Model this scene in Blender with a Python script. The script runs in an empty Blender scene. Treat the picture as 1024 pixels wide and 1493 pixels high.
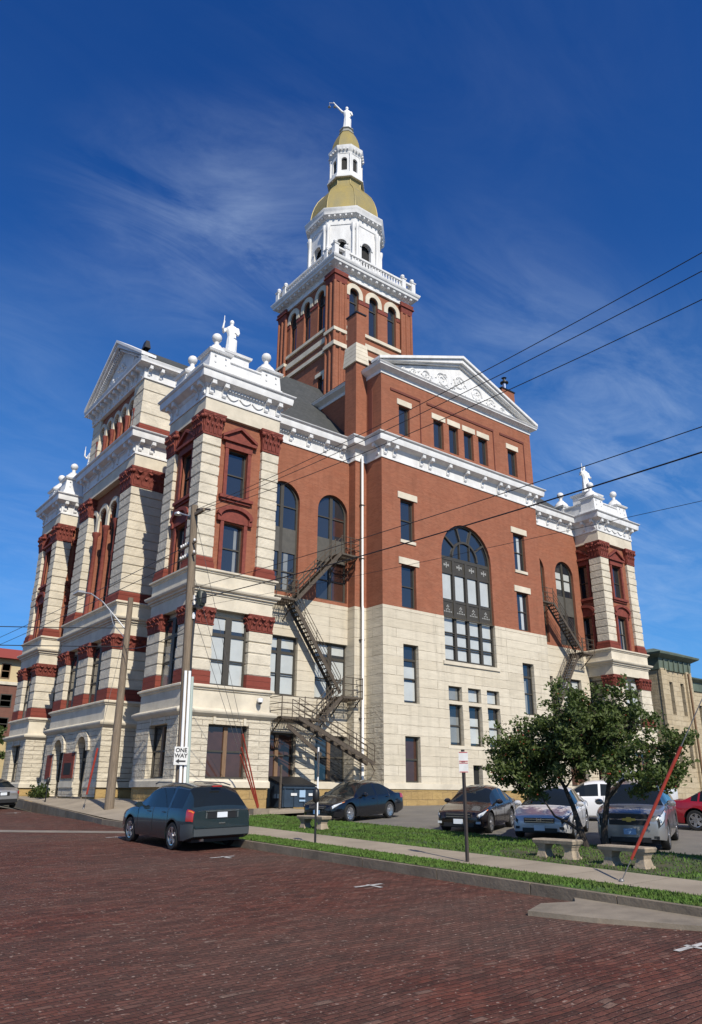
import bpy, bmesh, math, random
from mathutils import Vector, Matrix
random.seed(7)
SC = bpy.context.scene
COL = SC.collection
R = math.radians
# ---------------------------------------------------------------- camera, sky, sun, exposure
cam_d = bpy.data.cameras.new("camera"); cam = bpy.data.objects.new("camera", cam_d); COL.objects.link(cam)
SC.camera = cam
cam_d.sensor_fit = 'HORIZONTAL'; cam_d.sensor_width = 36.0; cam_d.lens = 38.96
cam_d.clip_start = 0.1; cam_d.clip_end = 3000
_yaw, _pit, _rol = R(52.098), R(20.363), R(-0.417)
_f = Vector((math.cos(_yaw)*math.cos(_pit), math.sin(_yaw)*math.cos(_pit), math.sin(_pit)))
_r = _f.cross(Vector((0, 0, 1))).normalized(); _d = _f.cross(_r)
_r2 = _r*math.cos(_rol)+_d*math.sin(_rol); _d2 = _f.cross(_r2)
cam.matrix_world = Matrix(((_r2.x, -_d2.x, -_f.x, 0), (_r2.y, -_d2.y, -_f.y, 0), (_r2.z, -_d2.z, -_f.z, 0), (0, 0, 0, 1)))
SUN_EL, SUN_AZ = R(40), R(180+14.5)       # azimuth measured clockwise from +Y
world = bpy.data.worlds.new("World"); SC.world = world; world.use_nodes = True
SC.view_settings.view_transform = 'Standard'; SC.view_settings.look = 'None'
SC.view_settings.exposure = 0.60; SC.view_settings.gamma = 1.0

class N:
    """small node-tree helper"""
    def __init__(s, nt): s.t = nt; s.n = nt.nodes; s.l = nt.links
    def new(s, typ, **kw):
        n = s.n.new(typ)
        for k, v in kw.items():
            if k in n.inputs: s.put(n.inputs[k], v)
            else: setattr(n, k, v)
        return n
    def put(s, inp, v):
        if hasattr(v, 'is_output'): s.l.new(v, inp)
        else: inp.default_value = v
    def math(s, op, a, b=0.0, clamp=False):
        n = s.n.new('ShaderNodeMath'); n.operation = op; n.use_clamp = clamp
        s.put(n.inputs[0], a); s.put(n.inputs[1], b); return n.outputs[0]
    def mix(s, f, a, b, mode='MIX'):
        n = s.n.new('ShaderNodeMix'); n.data_type = 'RGBA'; n.blend_type = mode
        s.put(n.inputs['Factor'], f)
        for nm, v in (('A', a), ('B', b)):
            i = [q for q in n.inputs if q.name == nm and q.type == 'RGBA'][0]
            if not hasattr(v, 'is_output') and len(v) == 3: v = (*v, 1)
            s.put(i, v)
        return [q for q in n.outputs if q.type == 'RGBA'][0]
    def ramp(s, f, pts):
        n = s.n.new('ShaderNodeValToRGB'); s.put(n.inputs[0], f); e = n.color_ramp.elements
        while len(e) < len(pts): e.new(0.5)
        for q, (p, c) in zip(e, pts): q.position = p; q.color = (c, c, c, 1) if not hasattr(c, '__len__') else (*c, 1)
        return n.outputs[0]
    def noise(s, vec, scale, detail=4, rough=.55, dist=0.0):
        n = s.n.new('ShaderNodeTexNoise')
        if vec is not None: s.l.new(vec, n.inputs['Vector'])
        n.inputs['Scale'].default_value = scale; n.inputs['Detail'].default_value = detail
        n.inputs['Roughness'].default_value = rough; n.inputs['Distortion'].default_value = dist
        return n.outputs[0]
    def mapping(s, vec, scale=(1, 1, 1), loc=(0, 0, 0), rot=(0, 0, 0)):
        n = s.n.new('ShaderNodeMapping'); s.l.new(vec, n.inputs[0])
        n.inputs['Location'].default_value = loc; n.inputs['Rotation'].default_value = rot; n.inputs['Scale'].default_value = scale
        return n.outputs[0]

w = N(world.node_tree); w.n.clear()
sky = w.new('ShaderNodeTexSky', sky_type='NISHITA', sun_disc=False, sun_elevation=SUN_EL, sun_rotation=SUN_AZ,
            altitude=200, air_density=1.0, dust_density=0.35, ozone_density=3.0)
tc = w.new('ShaderNodeTexCoord').outputs['Generated']
sp = w.new('ShaderNodeSeparateXYZ'); w.l.new(tc, sp.inputs[0])
# cirrus laid out on a plane high above the place
dv = w.math('MAXIMUM', w.math('ADD', sp.outputs['Z'], 0.12), 0.05)
cb = w.new('ShaderNodeCombineXYZ'); w.l.new(w.math('DIVIDE', sp.outputs['X'], dv), cb.inputs[0]); w.l.new(w.math('DIVIDE', sp.outputs['Y'], dv), cb.inputs[1])
cv = w.mapping(cb.outputs[0], (2.2, 5.2, 1), (4.2, 1.4, 0), (0, 0, R(38)))
c1 = w.noise(cv, 1.0, 9, .66, 1.4); c2 = w.noise(w.mapping(cb.outputs[0], (1.6, 2.4, 1), (7.3, 2.2, 0), (0, 0, R(30))), 1.5, 5, .6, .6)
cl = w.math('ADD', w.math('MULTIPLY', w.ramp(c1, [(.40, 0), (.74, 1)]), .85), w.math('MULTIPLY', w.ramp(c2, [(.38, 0), (.75, 1)]), .55), True)
# where the cirrus stands in the sky: (direction, half width in degrees, density)
msk = 0.01
for dx, dy, dz, wd, st in [(0.253, 0.723, 0.643, 8, 0.8), (0.32, 0.703, 0.635, 9, 0.9), (0.374, 0.636, 0.675, 8, 0.6), (0.405, 0.665, 0.628, 9, 0.9), (0.593, 0.583, 0.555, 9, 0.45), (0.629, 0.521, 0.577, 8, 0.4), (0.687, 0.498, 0.529, 8, 0.45), (0.752, 0.483, 0.449, 9, 0.7), (0.797, 0.43, 0.423, 10, 0.8), (0.824, 0.449, 0.346, 11, 0.7), (0.858, 0.446, 0.256, 12, 0.75), (0.801, 0.515, 0.305, 9, 0.5), (0.159, 0.854, 0.496, 7, 0.5), (0.216, 0.916, 0.338, 9, 0.35), (0.226, 0.947, 0.227, 10, 0.5), (0.547, 0.373, 0.749, 10, 0.16), (0.336, 0.515, 0.788, 9, 0.12)]:
    vd = w.new('ShaderNodeVectorMath', operation='DOT_PRODUCT'); w.l.new(tc, vd.inputs[0]); vd.inputs[1].default_value = (dx, dy, dz)
    c0 = math.cos(R(wd*1.12)); f_ = w.math('DIVIDE', w.math('SUBTRACT', vd.outputs['Value'], c0), 1-c0, True)
    msk = w.math('ADD', msk, w.math('MULTIPLY', w.math('POWER', f_, 1.5), st*.155))
cl = w.math('MULTIPLY', cl, msk, True)
# unseen broken cloud behind the camera, added to fill the shaded street-side walls
beh = w.math('ADD', w.math('MULTIPLY', sp.outputs['X'], -.62), w.math('MULTIPLY', sp.outputs['Y'], -.78))
bh = w.math('MULTIPLY', w.ramp(beh, [(.02, 0), (.45, 1)]), w.ramp(w.noise(tc, 2.6, 6, .6), [(.42, .0), (.66, .42)]), True)
low = w.ramp(sp.outputs['Z'], [(0.0, .95), (.10, .80), (.32, .38), (.60, .05), (.75, 0)])
skyc = w.mix(1.0, sky.outputs[0], (.10, .385, .84), 'MULTIPLY')
skyc = w.mix(w.math('MULTIPLY', low, .55), skyc, (1.35, 3.5, 5.3))
skyc = w.mix(w.math('MULTIPLY', cl, .80), skyc, (4.2, 5.2, 6.6))
skyc = w.mix(bh, skyc, (6.5, 6.8, 7.2))
bg = w.new('ShaderNodeBackground'); w.l.new(skyc, bg.inputs[0]); bg.inputs[1].default_value = 0.10
wo = w.new('ShaderNodeOutputWorld'); w.l.new(bg.outputs[0], wo.inputs[0])
sun_d = bpy.data.lights.new("sun", 'SUN'); sun = bpy.data.objects.new("sun", sun_d); COL.objects.link(sun)
sun_d.energy = 3.6; sun_d.angle = R(0.5); sun_d.color = (1.0, .925, .80)
_sd = Vector((math.sin(SUN_AZ)*math.cos(SUN_EL), math.cos(SUN_AZ)*math.cos(SUN_EL), math.sin(SUN_EL)))
sun.rotation_euler = _sd.to_track_quat('Z', 'Y').to_euler(); sun.location = (0, -40, 90)

# ---------------------------------------------------------------- materials
MATS = {}
def mat(name, col, rough=.7, metal=0.0, spec=.5, var=0.0, vscale=3.0, bump=0.0, bscale=20.0, coat=0.0, col2=None, stretch=(1, 1, 1)):
    if name in MATS: return MATS[name]
    m = bpy.data.materials.new(name); m.use_nodes = True; t = N(m.node_tree)
    b = t.n['Principled BSDF']; b.inputs['Roughness'].default_value = rough; b.inputs['Metallic'].default_value = metal
    b.inputs['Specular IOR Level'].default_value = spec; b.inputs['Coat Weight'].default_value = coat
    b.inputs['Coat Roughness'].default_value = .04
    b.inputs['Base Color'].default_value = (*col, 1)
    v = t.new('ShaderNodeTexCoord').outputs['Object']
    if stretch != (1, 1, 1): v = t.mapping(v, stretch)
    if var or col2:
        n1 = t.noise(v, vscale, 5, .6); c2 = col2 or tuple(c*(1-var) for c in col)
        t.l.new(t.mix(t.ramp(n1, [(.35, 0), (.68, 1)]), col, c2), b.inputs['Base Color'])
    if bump:
        bp = t.new('ShaderNodeBump'); bp.inputs['Strength'].default_value = bump; bp.inputs['Distance'].default_value = .05
        t.l.new(t.noise(v, bscale, 6, .65), bp.inputs['Height']); t.l.new(bp.outputs[0], b.inputs['Normal'])
    MATS[name] = m; return m

def wallvec(t):
    o = t.new('ShaderNodeTexCoord').outputs['Object']; s = t.new('ShaderNodeSeparateXYZ'); t.l.new(o, s.inputs[0])
    g = t.new('ShaderNodeNewGeometry'); gs = t.new('ShaderNodeSeparateXYZ'); t.l.new(g.outputs['True Normal'], gs.inputs[0])
    k = t.math('GREATER_THAN', t.math('ABSOLUTE', gs.outputs[0]), t.math('ABSOLUTE', gs.outputs[1]))
    u = t.math('ADD', t.math('MULTIPLY', s.outputs[0], t.math('SUBTRACT', 1.0, k)), t.math('MULTIPLY', s.outputs[1], k))
    c = t.new('ShaderNodeCombineXYZ'); t.l.new(u, c.inputs[0]); t.l.new(s.outputs[2], c.inputs[1])
    return c.outputs[0], o

def masonry(name, row, bw, ca, cb_, cm, mortar=.012, bump=.5, rockb=.4, rock=(2.2, 5.0), var=.18, off=.5, rough=.85, msm=.2, stain=.25):
    if name in MATS: return MATS[name]
    m = bpy.data.materials.new(name); m.use_nodes = True; t = N(m.node_tree); b = t.n['Principled BSDF']
    b.inputs['Roughness'].default_value = rough; b.inputs['Specular IOR Level'].default_value = .25
    v, o = wallvec(t)
    wv = t.math('MULTIPLY', t.math('SUBTRACT', t.noise(t.mapping(v, (2.2, 1.2, 1)), 1.6, 4, .6), .5), row*.16)
    wc = t.new('ShaderNodeCombineXYZ'); t.l.new(wv, wc.inputs[1]); va = t.new('ShaderNodeVectorMath', operation='ADD'); t.l.new(v, va.inputs[0]); t.l.new(wc.outputs[0], va.inputs[1])
    br = t.new('ShaderNodeTexBrick', offset=off); t.l.new(va.outputs[0], br.inputs['Vector'])
    br.inputs['Color1'].default_value = (*ca, 1); br.inputs['Color2'].default_value = (*cb_, 1); br.inputs['Mortar'].default_value = (*ca, 1)
    br.inputs['Scale'].default_value = 1; br.inputs['Mortar Size'].default_value = mortar; br.inputs['Mortar Smooth'].default_value = msm
    br.inputs['Brick Width'].default_value = bw; br.inputs['Row Height'].default_value = row; br.inputs['Bias'].default_value = 0
    n1 = t.noise(o, .55, 6, .65); n2 = t.noise(t.mapping(v, (.6, 3.2, 1)), 1.6, 6, .65)
    st_ = t.noise(t.mapping(v, (2.6, .22, 1)), 1.0, 5, .6); st2 = t.noise(t.mapping(v, (.5, .35, 1)), 1.0, 4, .6)
    jn = t.math('MULTIPLY', br.outputs['Fac'], t.ramp(t.noise(t.mapping(v, (.9, 2.0, 1)), 1.0, 4, .6), [(.34, .12), (.60, 1)]))
    c0 = t.mix(jn, br.outputs['Color'], cm)
    c = t.mix(t.ramp(n1, [(.3, 0), (.75, stain)]), c0, tuple(x*.55 for x in ca), 'MIX')
    c = t.mix(t.ramp(n2, [(.35, 0), (.75, var)]), c, tuple(x*.5 for x in cb_))
    c = t.mix(t.math('MULTIPLY', t.ramp(st_, [(.46, 0), (.78, .55)]), t.ramp(st2, [(.35, 0), (.65, 1)])), c, tuple(x*.42 for x in ca))
    t.l.new(c, b.inputs['Base Color'])
    h = t.math('MULTIPLY', br.outputs['Fac'], -1.0)
    rk = t.noise(t.mapping(v, (rock[0], rock[1], 1)), 1.0, 7, .62)
    bp2 = t.new('ShaderNodeBump'); bp2.inputs['Strength'].default_value = rockb; bp2.inputs['Distance'].default_value = .12; t.l.new(rk, bp2.inputs['Height'])
    bp = t.new('ShaderNodeBump'); bp.inputs['Strength'].default_value = bump; bp.inputs['Distance'].default_value = .05
    t.l.new(h, bp.inputs['Height']); t.l.new(bp2.outputs[0], bp.inputs['Normal']); t.l.new(bp.outputs[0], b.inputs['Normal'])
    MATS[name] = m; return m

CR = (.62, .56, .445); CR2 = (.55, .49, .38); DK = (.20, .16, .11)
STONE = masonry('limestone_ashlar', .55, 6.5, CR, CR2, (.22, .175, .12), .014, .5, .34, (1.0, 2.6), .26, stain=.14)
ROCK = masonry('rock_faced_limestone', .28, 1.25, CR, CR2, (.15, .115, .08), .016, .9, .75, (2.6, 4.2), .28, stain=.16)
ROCKF = mat('rock_faced_block', (.62, .56, .445), .88, var=.22, vscale=1.3, bump=.9, bscale=5.5, spec=.25)
PIER = masonry('coursed_limestone', .56, 9.0, CR, CR2, (.12, .09, .06), .014, .9, .55, (1.6, 2.4), .22)
SMOOTH = mat('smooth_limestone', (.62, .56, .445), .8, var=.22, vscale=1.1, bump=.12, bscale=14, spec=.25)
YSTONE = masonry('yellow_foundation_stone', .42, .8, (.42, .29, .12), (.34, .23, .10), (.22, .16, .09), .015, .6, .5, (2.5, 3.5), .4)
BRICK = masonry('red_brick', .082, .235, (.335, .124, .069), (.262, .092, .051), (.31, .16, .105), .008, .25, .05, (6, 14), .34, stain=.40)
REDSTONE = mat('red_sandstone', (.205, .050, .035), .75, var=.35, vscale=4, bump=.35, bscale=9, spec=.3)
REDBASE = masonry('red_sandstone_courses', .27, 9.0, (.225, .054, .037), (.185, .045, .031), (.09, .03, .02), .012, .6, .25, (3, 6), .25)
WHITE = mat('white_painted_tin', (.70, .70, .69), .55, var=.20, vscale=1.6, bump=.06, bscale=10, spec=.35, stretch=(1, 1, .35))
GOLD = mat('weathered_gold_leaf', (.34, .265, .085), .55, metal=.25, var=.35, vscale=.9, bump=.08, bscale=5, col2=(.25, .215, .105), stretch=(1, 1, .3))
SLATE = masonry('slate_roof', .22, .35, (.075, .078, .078), (.055, .06, .06), (.03, .03, .03), .01, .4, .1, (3, 6), .2)
FRAME = mat('dark_bronze_frame', (.050, .044, .033), .55, var=.2, vscale=6)
SPAN = mat('grey_spandrel_panel', (.085, .080, .068), .6, var=.25, vscale=3)
BROWNW = mat('brown_window_boards', (.085, .034, .022), .6, var=.35, vscale=2.0, stretch=(7, 7, .5))
WOODP = mat('wood_mullion', (.20, .12, .065), .7, var=.3, vscale=5, stretch=(4, 4, .6))
IRON = mat('rusty_iron', (.105, .082, .060), .75, var=.45, vscale=9, metal=.2)
BLACK = mat('black_metal', (.012, .012, .013), .45)
CHROME = mat('chrome', (.62, .63, .64), .16, metal=1.0)
PIPE = mat('white_pipe', (.78, .78, .77), .4)
COPPER = mat('green_copper', (.125, .160, .122), .65, var=.35, vscale=1.4, stretch=(1, 1, .4))
WOOD = mat('weathered_pole_wood', (.215, .165, .115), .85, var=.45, vscale=7, bump=.4, bscale=14, stretch=(3, 3, .22))
CONC = mat('concrete', (.245, .205, .155), .9, var=.4, vscale=1.6, bump=.2, bscale=30)
CURB = mat('kerb_concrete', (.215, .172, .122), .9, var=.45, vscale=1.5, bump=.35, bscale=12)
BENCHM = mat('bench_concrete', (.37, .30, .215), .9, var=.35, vscale=3.5, bump=.35, bscale=22)
WHITEP = mat('white_road_paint', (.52, .50, .47), .8, var=.5, vscale=9)
REDPL = mat('red_guy_cover', (.38, .045, .026), .5, var=.35, vscale=5)
SIGNW = mat('sign_white', (.66, .66, .64), .4, var=.15, vscale=6)
SIGNR = mat('sign_red', (.45, .04, .04), .4)

def glassmat(name, col, rough=.03, spec=.9, var=0):
    m = mat(name, col, rough, spec=spec, var=var, vscale=1.5, coat=.6, bump=.035, bscale=1.3); return m
GLASS = glassmat('window_glass', (.018, .022, .028))
BLIND = glassmat('window_blind_behind_glass', (.46, .48, .46), .12, .6, .12)
BLINDD = glassmat('half_drawn_shade', (.22, .23, .22), .10, .7, .2)
CURT = glassmat('brown_curtain_behind_glass', (.065, .030, .022), .10, .5, .3)
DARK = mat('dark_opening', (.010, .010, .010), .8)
# ---------------------------------------------------------------- mesh builder
def rootloc(o):
    v = Vector((0, 0, 0))
    while o is not None: v += o.location; o = o.parent
    return v
class MB:
    def __init__(s): s.v = []; s.f = []; s.m = []; s.mats = []; s.cur = 0; s.sm = []; s.smooth = False
    def use(s, m):
        if m not in s.mats: s.mats.append(m)
        s.cur = s.mats.index(m); return s
    def face(s, *pts):
        i = len(s.v); s.v += [tuple(p) for p in pts]; s.f.append(tuple(range(i, i+len(pts)))); s.m.append(s.cur); s.sm.append(s.smooth)
    def grid(s, rows, closed=False, flip=False):
        """rows of points with shared vertices"""
        i = len(s.v); n = len(rows[0])
        for r in rows: s.v += [tuple(p) for p in r]
        for a in range(len(rows)-1):
            for b in range(n if closed else n-1):
                q = (i+a*n+b, i+a*n+(b+1) % n, i+(a+1)*n+(b+1) % n, i+(a+1)*n+b)
                s.f.append(q[::-1] if flip else q); s.m.append(s.cur); s.sm.append(s.smooth)
    def box(s, x0, x1, y0, y1, z0, z1):
        s.frustum(x0, x1, y0, y1, z0, z1, 0, 0)
    def frustum(s, x0, x1, y0, y1, z0, z1, e0, e1):
        a = [(x0-e0, y0-e0, z0), (x1+e0, y0-e0, z0), (x1+e0, y1+e0, z0), (x0-e0, y1+e0, z0)]
        b = [(x0-e1, y0-e1, z1), (x1+e1, y0-e1, z1), (x1+e1, y1+e1, z1), (x0-e1, y1+e1, z1)]
        i = len(s.v); s.v += a+b
        for q in ((3, 2, 1, 0), (4, 5, 6, 7), (0, 1, 5, 4), (1, 2, 6, 5), (2, 3, 7, 6), (3, 0, 4, 7)):
            s.f.append(tuple(i+k for k in q)); s.m.append(s.cur); s.sm.append(False)
    def prism(s, pts, d):
        """extrude polygon pts (3D) by vector d"""
        i = len(s.v); n = len(pts); d = Vector(d)
        s.v += [tuple(p) for p in pts]+[tuple(Vector(p)+d) for p in pts]
        fs = [tuple(i+k for k in range(n))[::-1], tuple(i+n+k for k in range(n))]
        fs += [(i+k, i+(k+1) % n, i+n+(k+1) % n, i+n+k) for k in range(n)]
        for q in fs: s.f.append(q); s.m.append(s.cur); s.sm.append(False)
    def tube(s, pts, r, n=8, cap=True):
        pts = [Vector(p) for p in pts]; rows = []
        rr = r if hasattr(r, '__len__') else [r]*len(pts)
        up = None
        for k, p in enumerate(pts):
            t = (pts[min(k+1, len(pts)-1)]-pts[max(k-1, 0)]).normalized()
            if up is None or abs(up.dot(t)) > .95: up = Vector((0, 0, 1)) if abs(t.z) < .9 else Vector((1, 0, 0))
            a = t.cross(up).normalized(); b = a.cross(t); up = b
            rows.append([p+(a*math.cos(2*math.pi*j/n)+b*math.sin(2*math.pi*j/n))*rr[k] for j in range(n)])
        sm = s.smooth; s.smooth = n > 5
        s.grid(rows, True, True); s.smooth = sm
        if cap: s.face(*rows[0]); s.face(*rows[-1][::-1])
    def bar(s, a, b, w, h=None):
        h = h or w; a, b = Vector(a), Vector(b); t = (b-a).normalized()
        up = Vector((0, 0, 1)) if abs(t.z) < .95 else Vector((0, 1, 0))
        x = t.cross(up).normalized()*w/2; y = x.cross(t).normalized()*h/2
        q = [x+y, -x+y, -x-y, x-y]
        s.prism([a+k for k in q], b-a)
    def lathe(s, c, prof, n=16, ang=0.0, smooth=True, axis='Z'):
        rows = []
        for r, z in prof:
            rows.append([])
            for k in range(n):
                a = ang+2*math.pi*k/n; u, v_ = r*math.cos(a), r*math.sin(a)
                rows[-1].append((c[0]+u, c[1]+v_, c[2]+z) if axis == 'Z' else (c[0]+u, c[1]+z, c[2]+v_) if axis == 'Y' else (c[0]+z, c[1]+u, c[2]+v_))
        sm = s.smooth; s.smooth = smooth; s.grid(rows, True); s.smooth = sm
        if prof[0][0] > .002: s.face(*rows[0][::-1])
        if prof[-1][0] > .002: s.face(*rows[-1])
    def ball(s, c, r, n=12, sz=1.0):
        s.lathe(c, [(max(.001, r*math.sin(math.pi*k/8)), -r*sz*math.cos(math.pi*k/8)) for k in range(9)], n)
    def sweep(s, path, prof, closed=True, cap=True):
        n = len(path); P = [Vector((p[0], p[1])) for p in path]; rows = []
        for k in range(n):
            def nor(a, b):
                d = (b-a).normalized(); return Vector((d.y, -d.x))
            n1 = nor(P[k-1], P[k]) if (closed or k > 0) else None
            n2 = nor(P[k], P[(k+1) % n]) if (closed or k < n-1) else None
            if n1 is None: mdir = n2
            elif n2 is None: mdir = n1
            else: mdir = (n1+n2)/(1+n1.dot(n2))
            rows.append([(P[k].x+mdir.x*o, P[k].y+mdir.y*o, z) for o, z in prof])
        if closed: rows.append(rows[0])
        s.grid(rows, False)
        if not closed and cap: s.face(*rows[0]); s.face(*rows[-1][::-1])
    def obj(s, name, parent=None, label=None, cat=None, group=None, kind=None, loc=None, sharp=True):
        me = bpy.data.meshes.new(name); L = rootloc(parent) if parent is not None else Vector((0, 0, 0))
        if loc is not None: L = L+Vector(loc)
        me.from_pydata([(a-L.x, b-L.y, c-L.z) for a, b, c in s.v], [], s.f)
        for m in s.mats: me.materials.append(m)
        me.polygons.foreach_set('material_index', s.m); me.polygons.foreach_set('use_smooth', s.sm)
        if sharp and any(s.sm): me.set_sharp_from_angle(angle=R(40))
        o = bpy.data.objects.new(name, me); COL.objects.link(o)
        if parent is not None: o.parent = parent
        if loc is not None: o.location = loc
        return tag(o, label, cat, group, kind)
def _objs(s, name, parent=None, tol=.06):
    """the builder's separate pieces, each linked as an object of its own"""
    n = len(s.f); bb = []
    for f in s.f:
        P = [s.v[i] for i in f]; bb.append([min(p[k] for p in P)-tol/2 for k in range(3)]+[max(p[k] for p in P)+tol/2 for k in range(3)])
    q = list(range(n))
    def h(a):
        while q[a] != a: q[a] = q[q[a]]; a = q[a]
        return a
    order = sorted(range(n), key=lambda i: bb[i][0]); act = []
    for i in order:
        A = bb[i]; act = [j for j in act if bb[j][3] >= A[0]]
        for j in act:
            B = bb[j]
            if A[1] <= B[4] and B[1] <= A[4] and A[2] <= B[5] and B[2] <= A[5]:
                a, b = h(i), h(j)
                if a != b: q[a] = b
        act.append(i)
    gr = {}
    for i in range(n): gr.setdefault(h(i), []).append(i)
    out = []
    for fs in gr.values():
        m = MB(); m.mats = s.mats; mp = {}
        for i in fs:
            for v in s.f[i]:
                if v not in mp: mp[v] = len(m.v); m.v.append(s.v[v])
            m.f.append(tuple(mp[v] for v in s.f[i])); m.m.append(s.m[i]); m.sm.append(s.sm[i])
        out.append(m.obj(name, parent))
    return out
MB.objs = _objs
def tag(o, label=None, cat=None, group=None, kind=None):
    for k, v in (('label', label), ('category', cat), ('group', group), ('kind', kind)):
        if v: o[k] = v
    return o
def thing(name, label, cat, loc=(0, 0, 0), group=None, rz=0.0):
    o = bpy.data.objects.new(name, None); COL.objects.link(o); o.location = loc; o.rotation_euler = (0, 0, rz); o.empty_display_size = .2
    return tag(o, label, cat, group)
def copy_tree(o, parent=None):
    c = o.copy(); COL.objects.link(c); c.parent = parent
    for ch in list(o.children): copy_tree(ch, c)
    return c
def ground(x, y): return -2.35+.031*x+.025*y
def soft(x, y):      # parking lot levels out towards the building
    g = ground(x, y); return min(g, -.62+.10*(1-math.exp(-max(0, g+.62)*3)))
# ---------------------------------------------------------------- courthouse
CX, CY = 35.9, 47.3
CH = thing('courthouse', 'red brick and pale limestone courthouse with white cornices and a gold domed clock tower', 'building', (CX, CY, -.7))
def PT(ax, p, a, d, z): return (a, p+d, z) if ax == 'Y' else (p+d, a, z)
def arcpts(a0, a1, zs, rise, n=10):
    c, hw = (a0+a1)/2, (a1-a0)/2
    return [(c-hw*math.cos(math.pi*k/n), zs+rise*math.sin(math.pi*k/n)) for k in range(n+1)]
def panel(mb, ax, p, a0, a1, z0, z1, holes=(), depth=.3, rmat=None):
    """vertical wall sheet with real openings and reveals; ax 'Y' faces -Y at y=p, 'X' faces -X at x=p. hole=(a0,a1,z0,z1,rise)"""
    H = []
    for h in holes:
        h = tuple(h)+(0,)*(5-len(h)); b0, b1, c0, c1, rs = h
        cc0, cc1 = max(c0, z0), min(c1, z1)
        if cc1 <= cc0: continue
        if cc1 < c1: rs = 0
        H.append((b0, b1, cc0, cc1, rs, c0 >= z0, c1 <= z1))
    A = sorted({a0, a1, *[h[0] for h in H], *[h[1] for h in H]}); Z = sorted({z0, z1, *[h[2] for h in H], *[h[3] for h in H], *[h[3]-h[4] for h in H]})
    def quad(u0, u1, v0, v1):
        q = [PT(ax, p, u0, 0, v0), PT(ax, p, u1, 0, v0), PT(ax, p, u1, 0, v1), PT(ax, p, u0, 0, v1)]
        mb.face(*(q if ax == 'Y' else q[::-1]))
    for i in range(len(A)-1):
        for j in range(len(Z)-1):
            am, zm = (A[i]+A[i+1])/2, (Z[j]+Z[j+1])/2
            if any(h[0] < am < h[1] and h[2] < zm < h[3] for h in H): continue
            quad(A[i], A[i+1], Z[j], Z[j+1])
    main = mb.mats[mb.cur]
    for b0, b1, c0, c1, rs, bot, top in H:
        zs = c1-rs
        if rs:
            pts = arcpts(b0, b1, zs, rs, 14)
            for (u0, v0), (u1, v1) in zip(pts, pts[1:]):
                q = [PT(ax, p, u0, 0, v0), PT(ax, p, u1, 0, v1), PT(ax, p, u1, 0, c1), PT(ax, p, u0, 0, c1)]
                if abs(v0-c1) < 1e-6 or abs(v1-c1) < 1e-6: q = [k for k in q]
                mb.face(*(q if ax == 'Y' else q[::-1]))
        if rmat: mb.use(rmat)
        loop = [(b0, c0), (b0, zs)] + (arcpts(b0, b1, zs, rs, 14)[1:-1] if rs else []) + [(b1, zs), (b1, c0)]
        if not top and not rs:
            segs = [((b0, c0), (b0, c1)), ((b1, c1), (b1, c0))]
        else: segs = list(zip(loop, loop[1:]))
        if bot: segs.append((loop[-1], loop[0]))
        for (u0, v0), (u1, v1) in segs:
            q = [PT(ax, p, u0, 0, v0), PT(ax, p, u1, 0, v1), PT(ax, p, u1, depth, v1), PT(ax, p, u0, depth, v0)]
            mb.face(*(q if ax == 'Y' else q[::-1]))
        mb.use(main)
def abox(mb, ax, p, a0, a1, d0, d1, z0, z1):
    if ax == 'Y': mb.box(a0, a1, p+d0, p+d1, z0, z1)
    else: mb.box(p+d0, p+d1, a0, a1, z0, z1)
def aprism(mb, ax, p, pts, d0, d1):
    q = [PT(ax, p, a, d0, z) for a, z in pts]
    if ax == 'X': q = q[::-1]
    mb.prism(q, (0, d1-d0, 0) if ax == 'Y' else (d1-d0, 0, 0))
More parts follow.
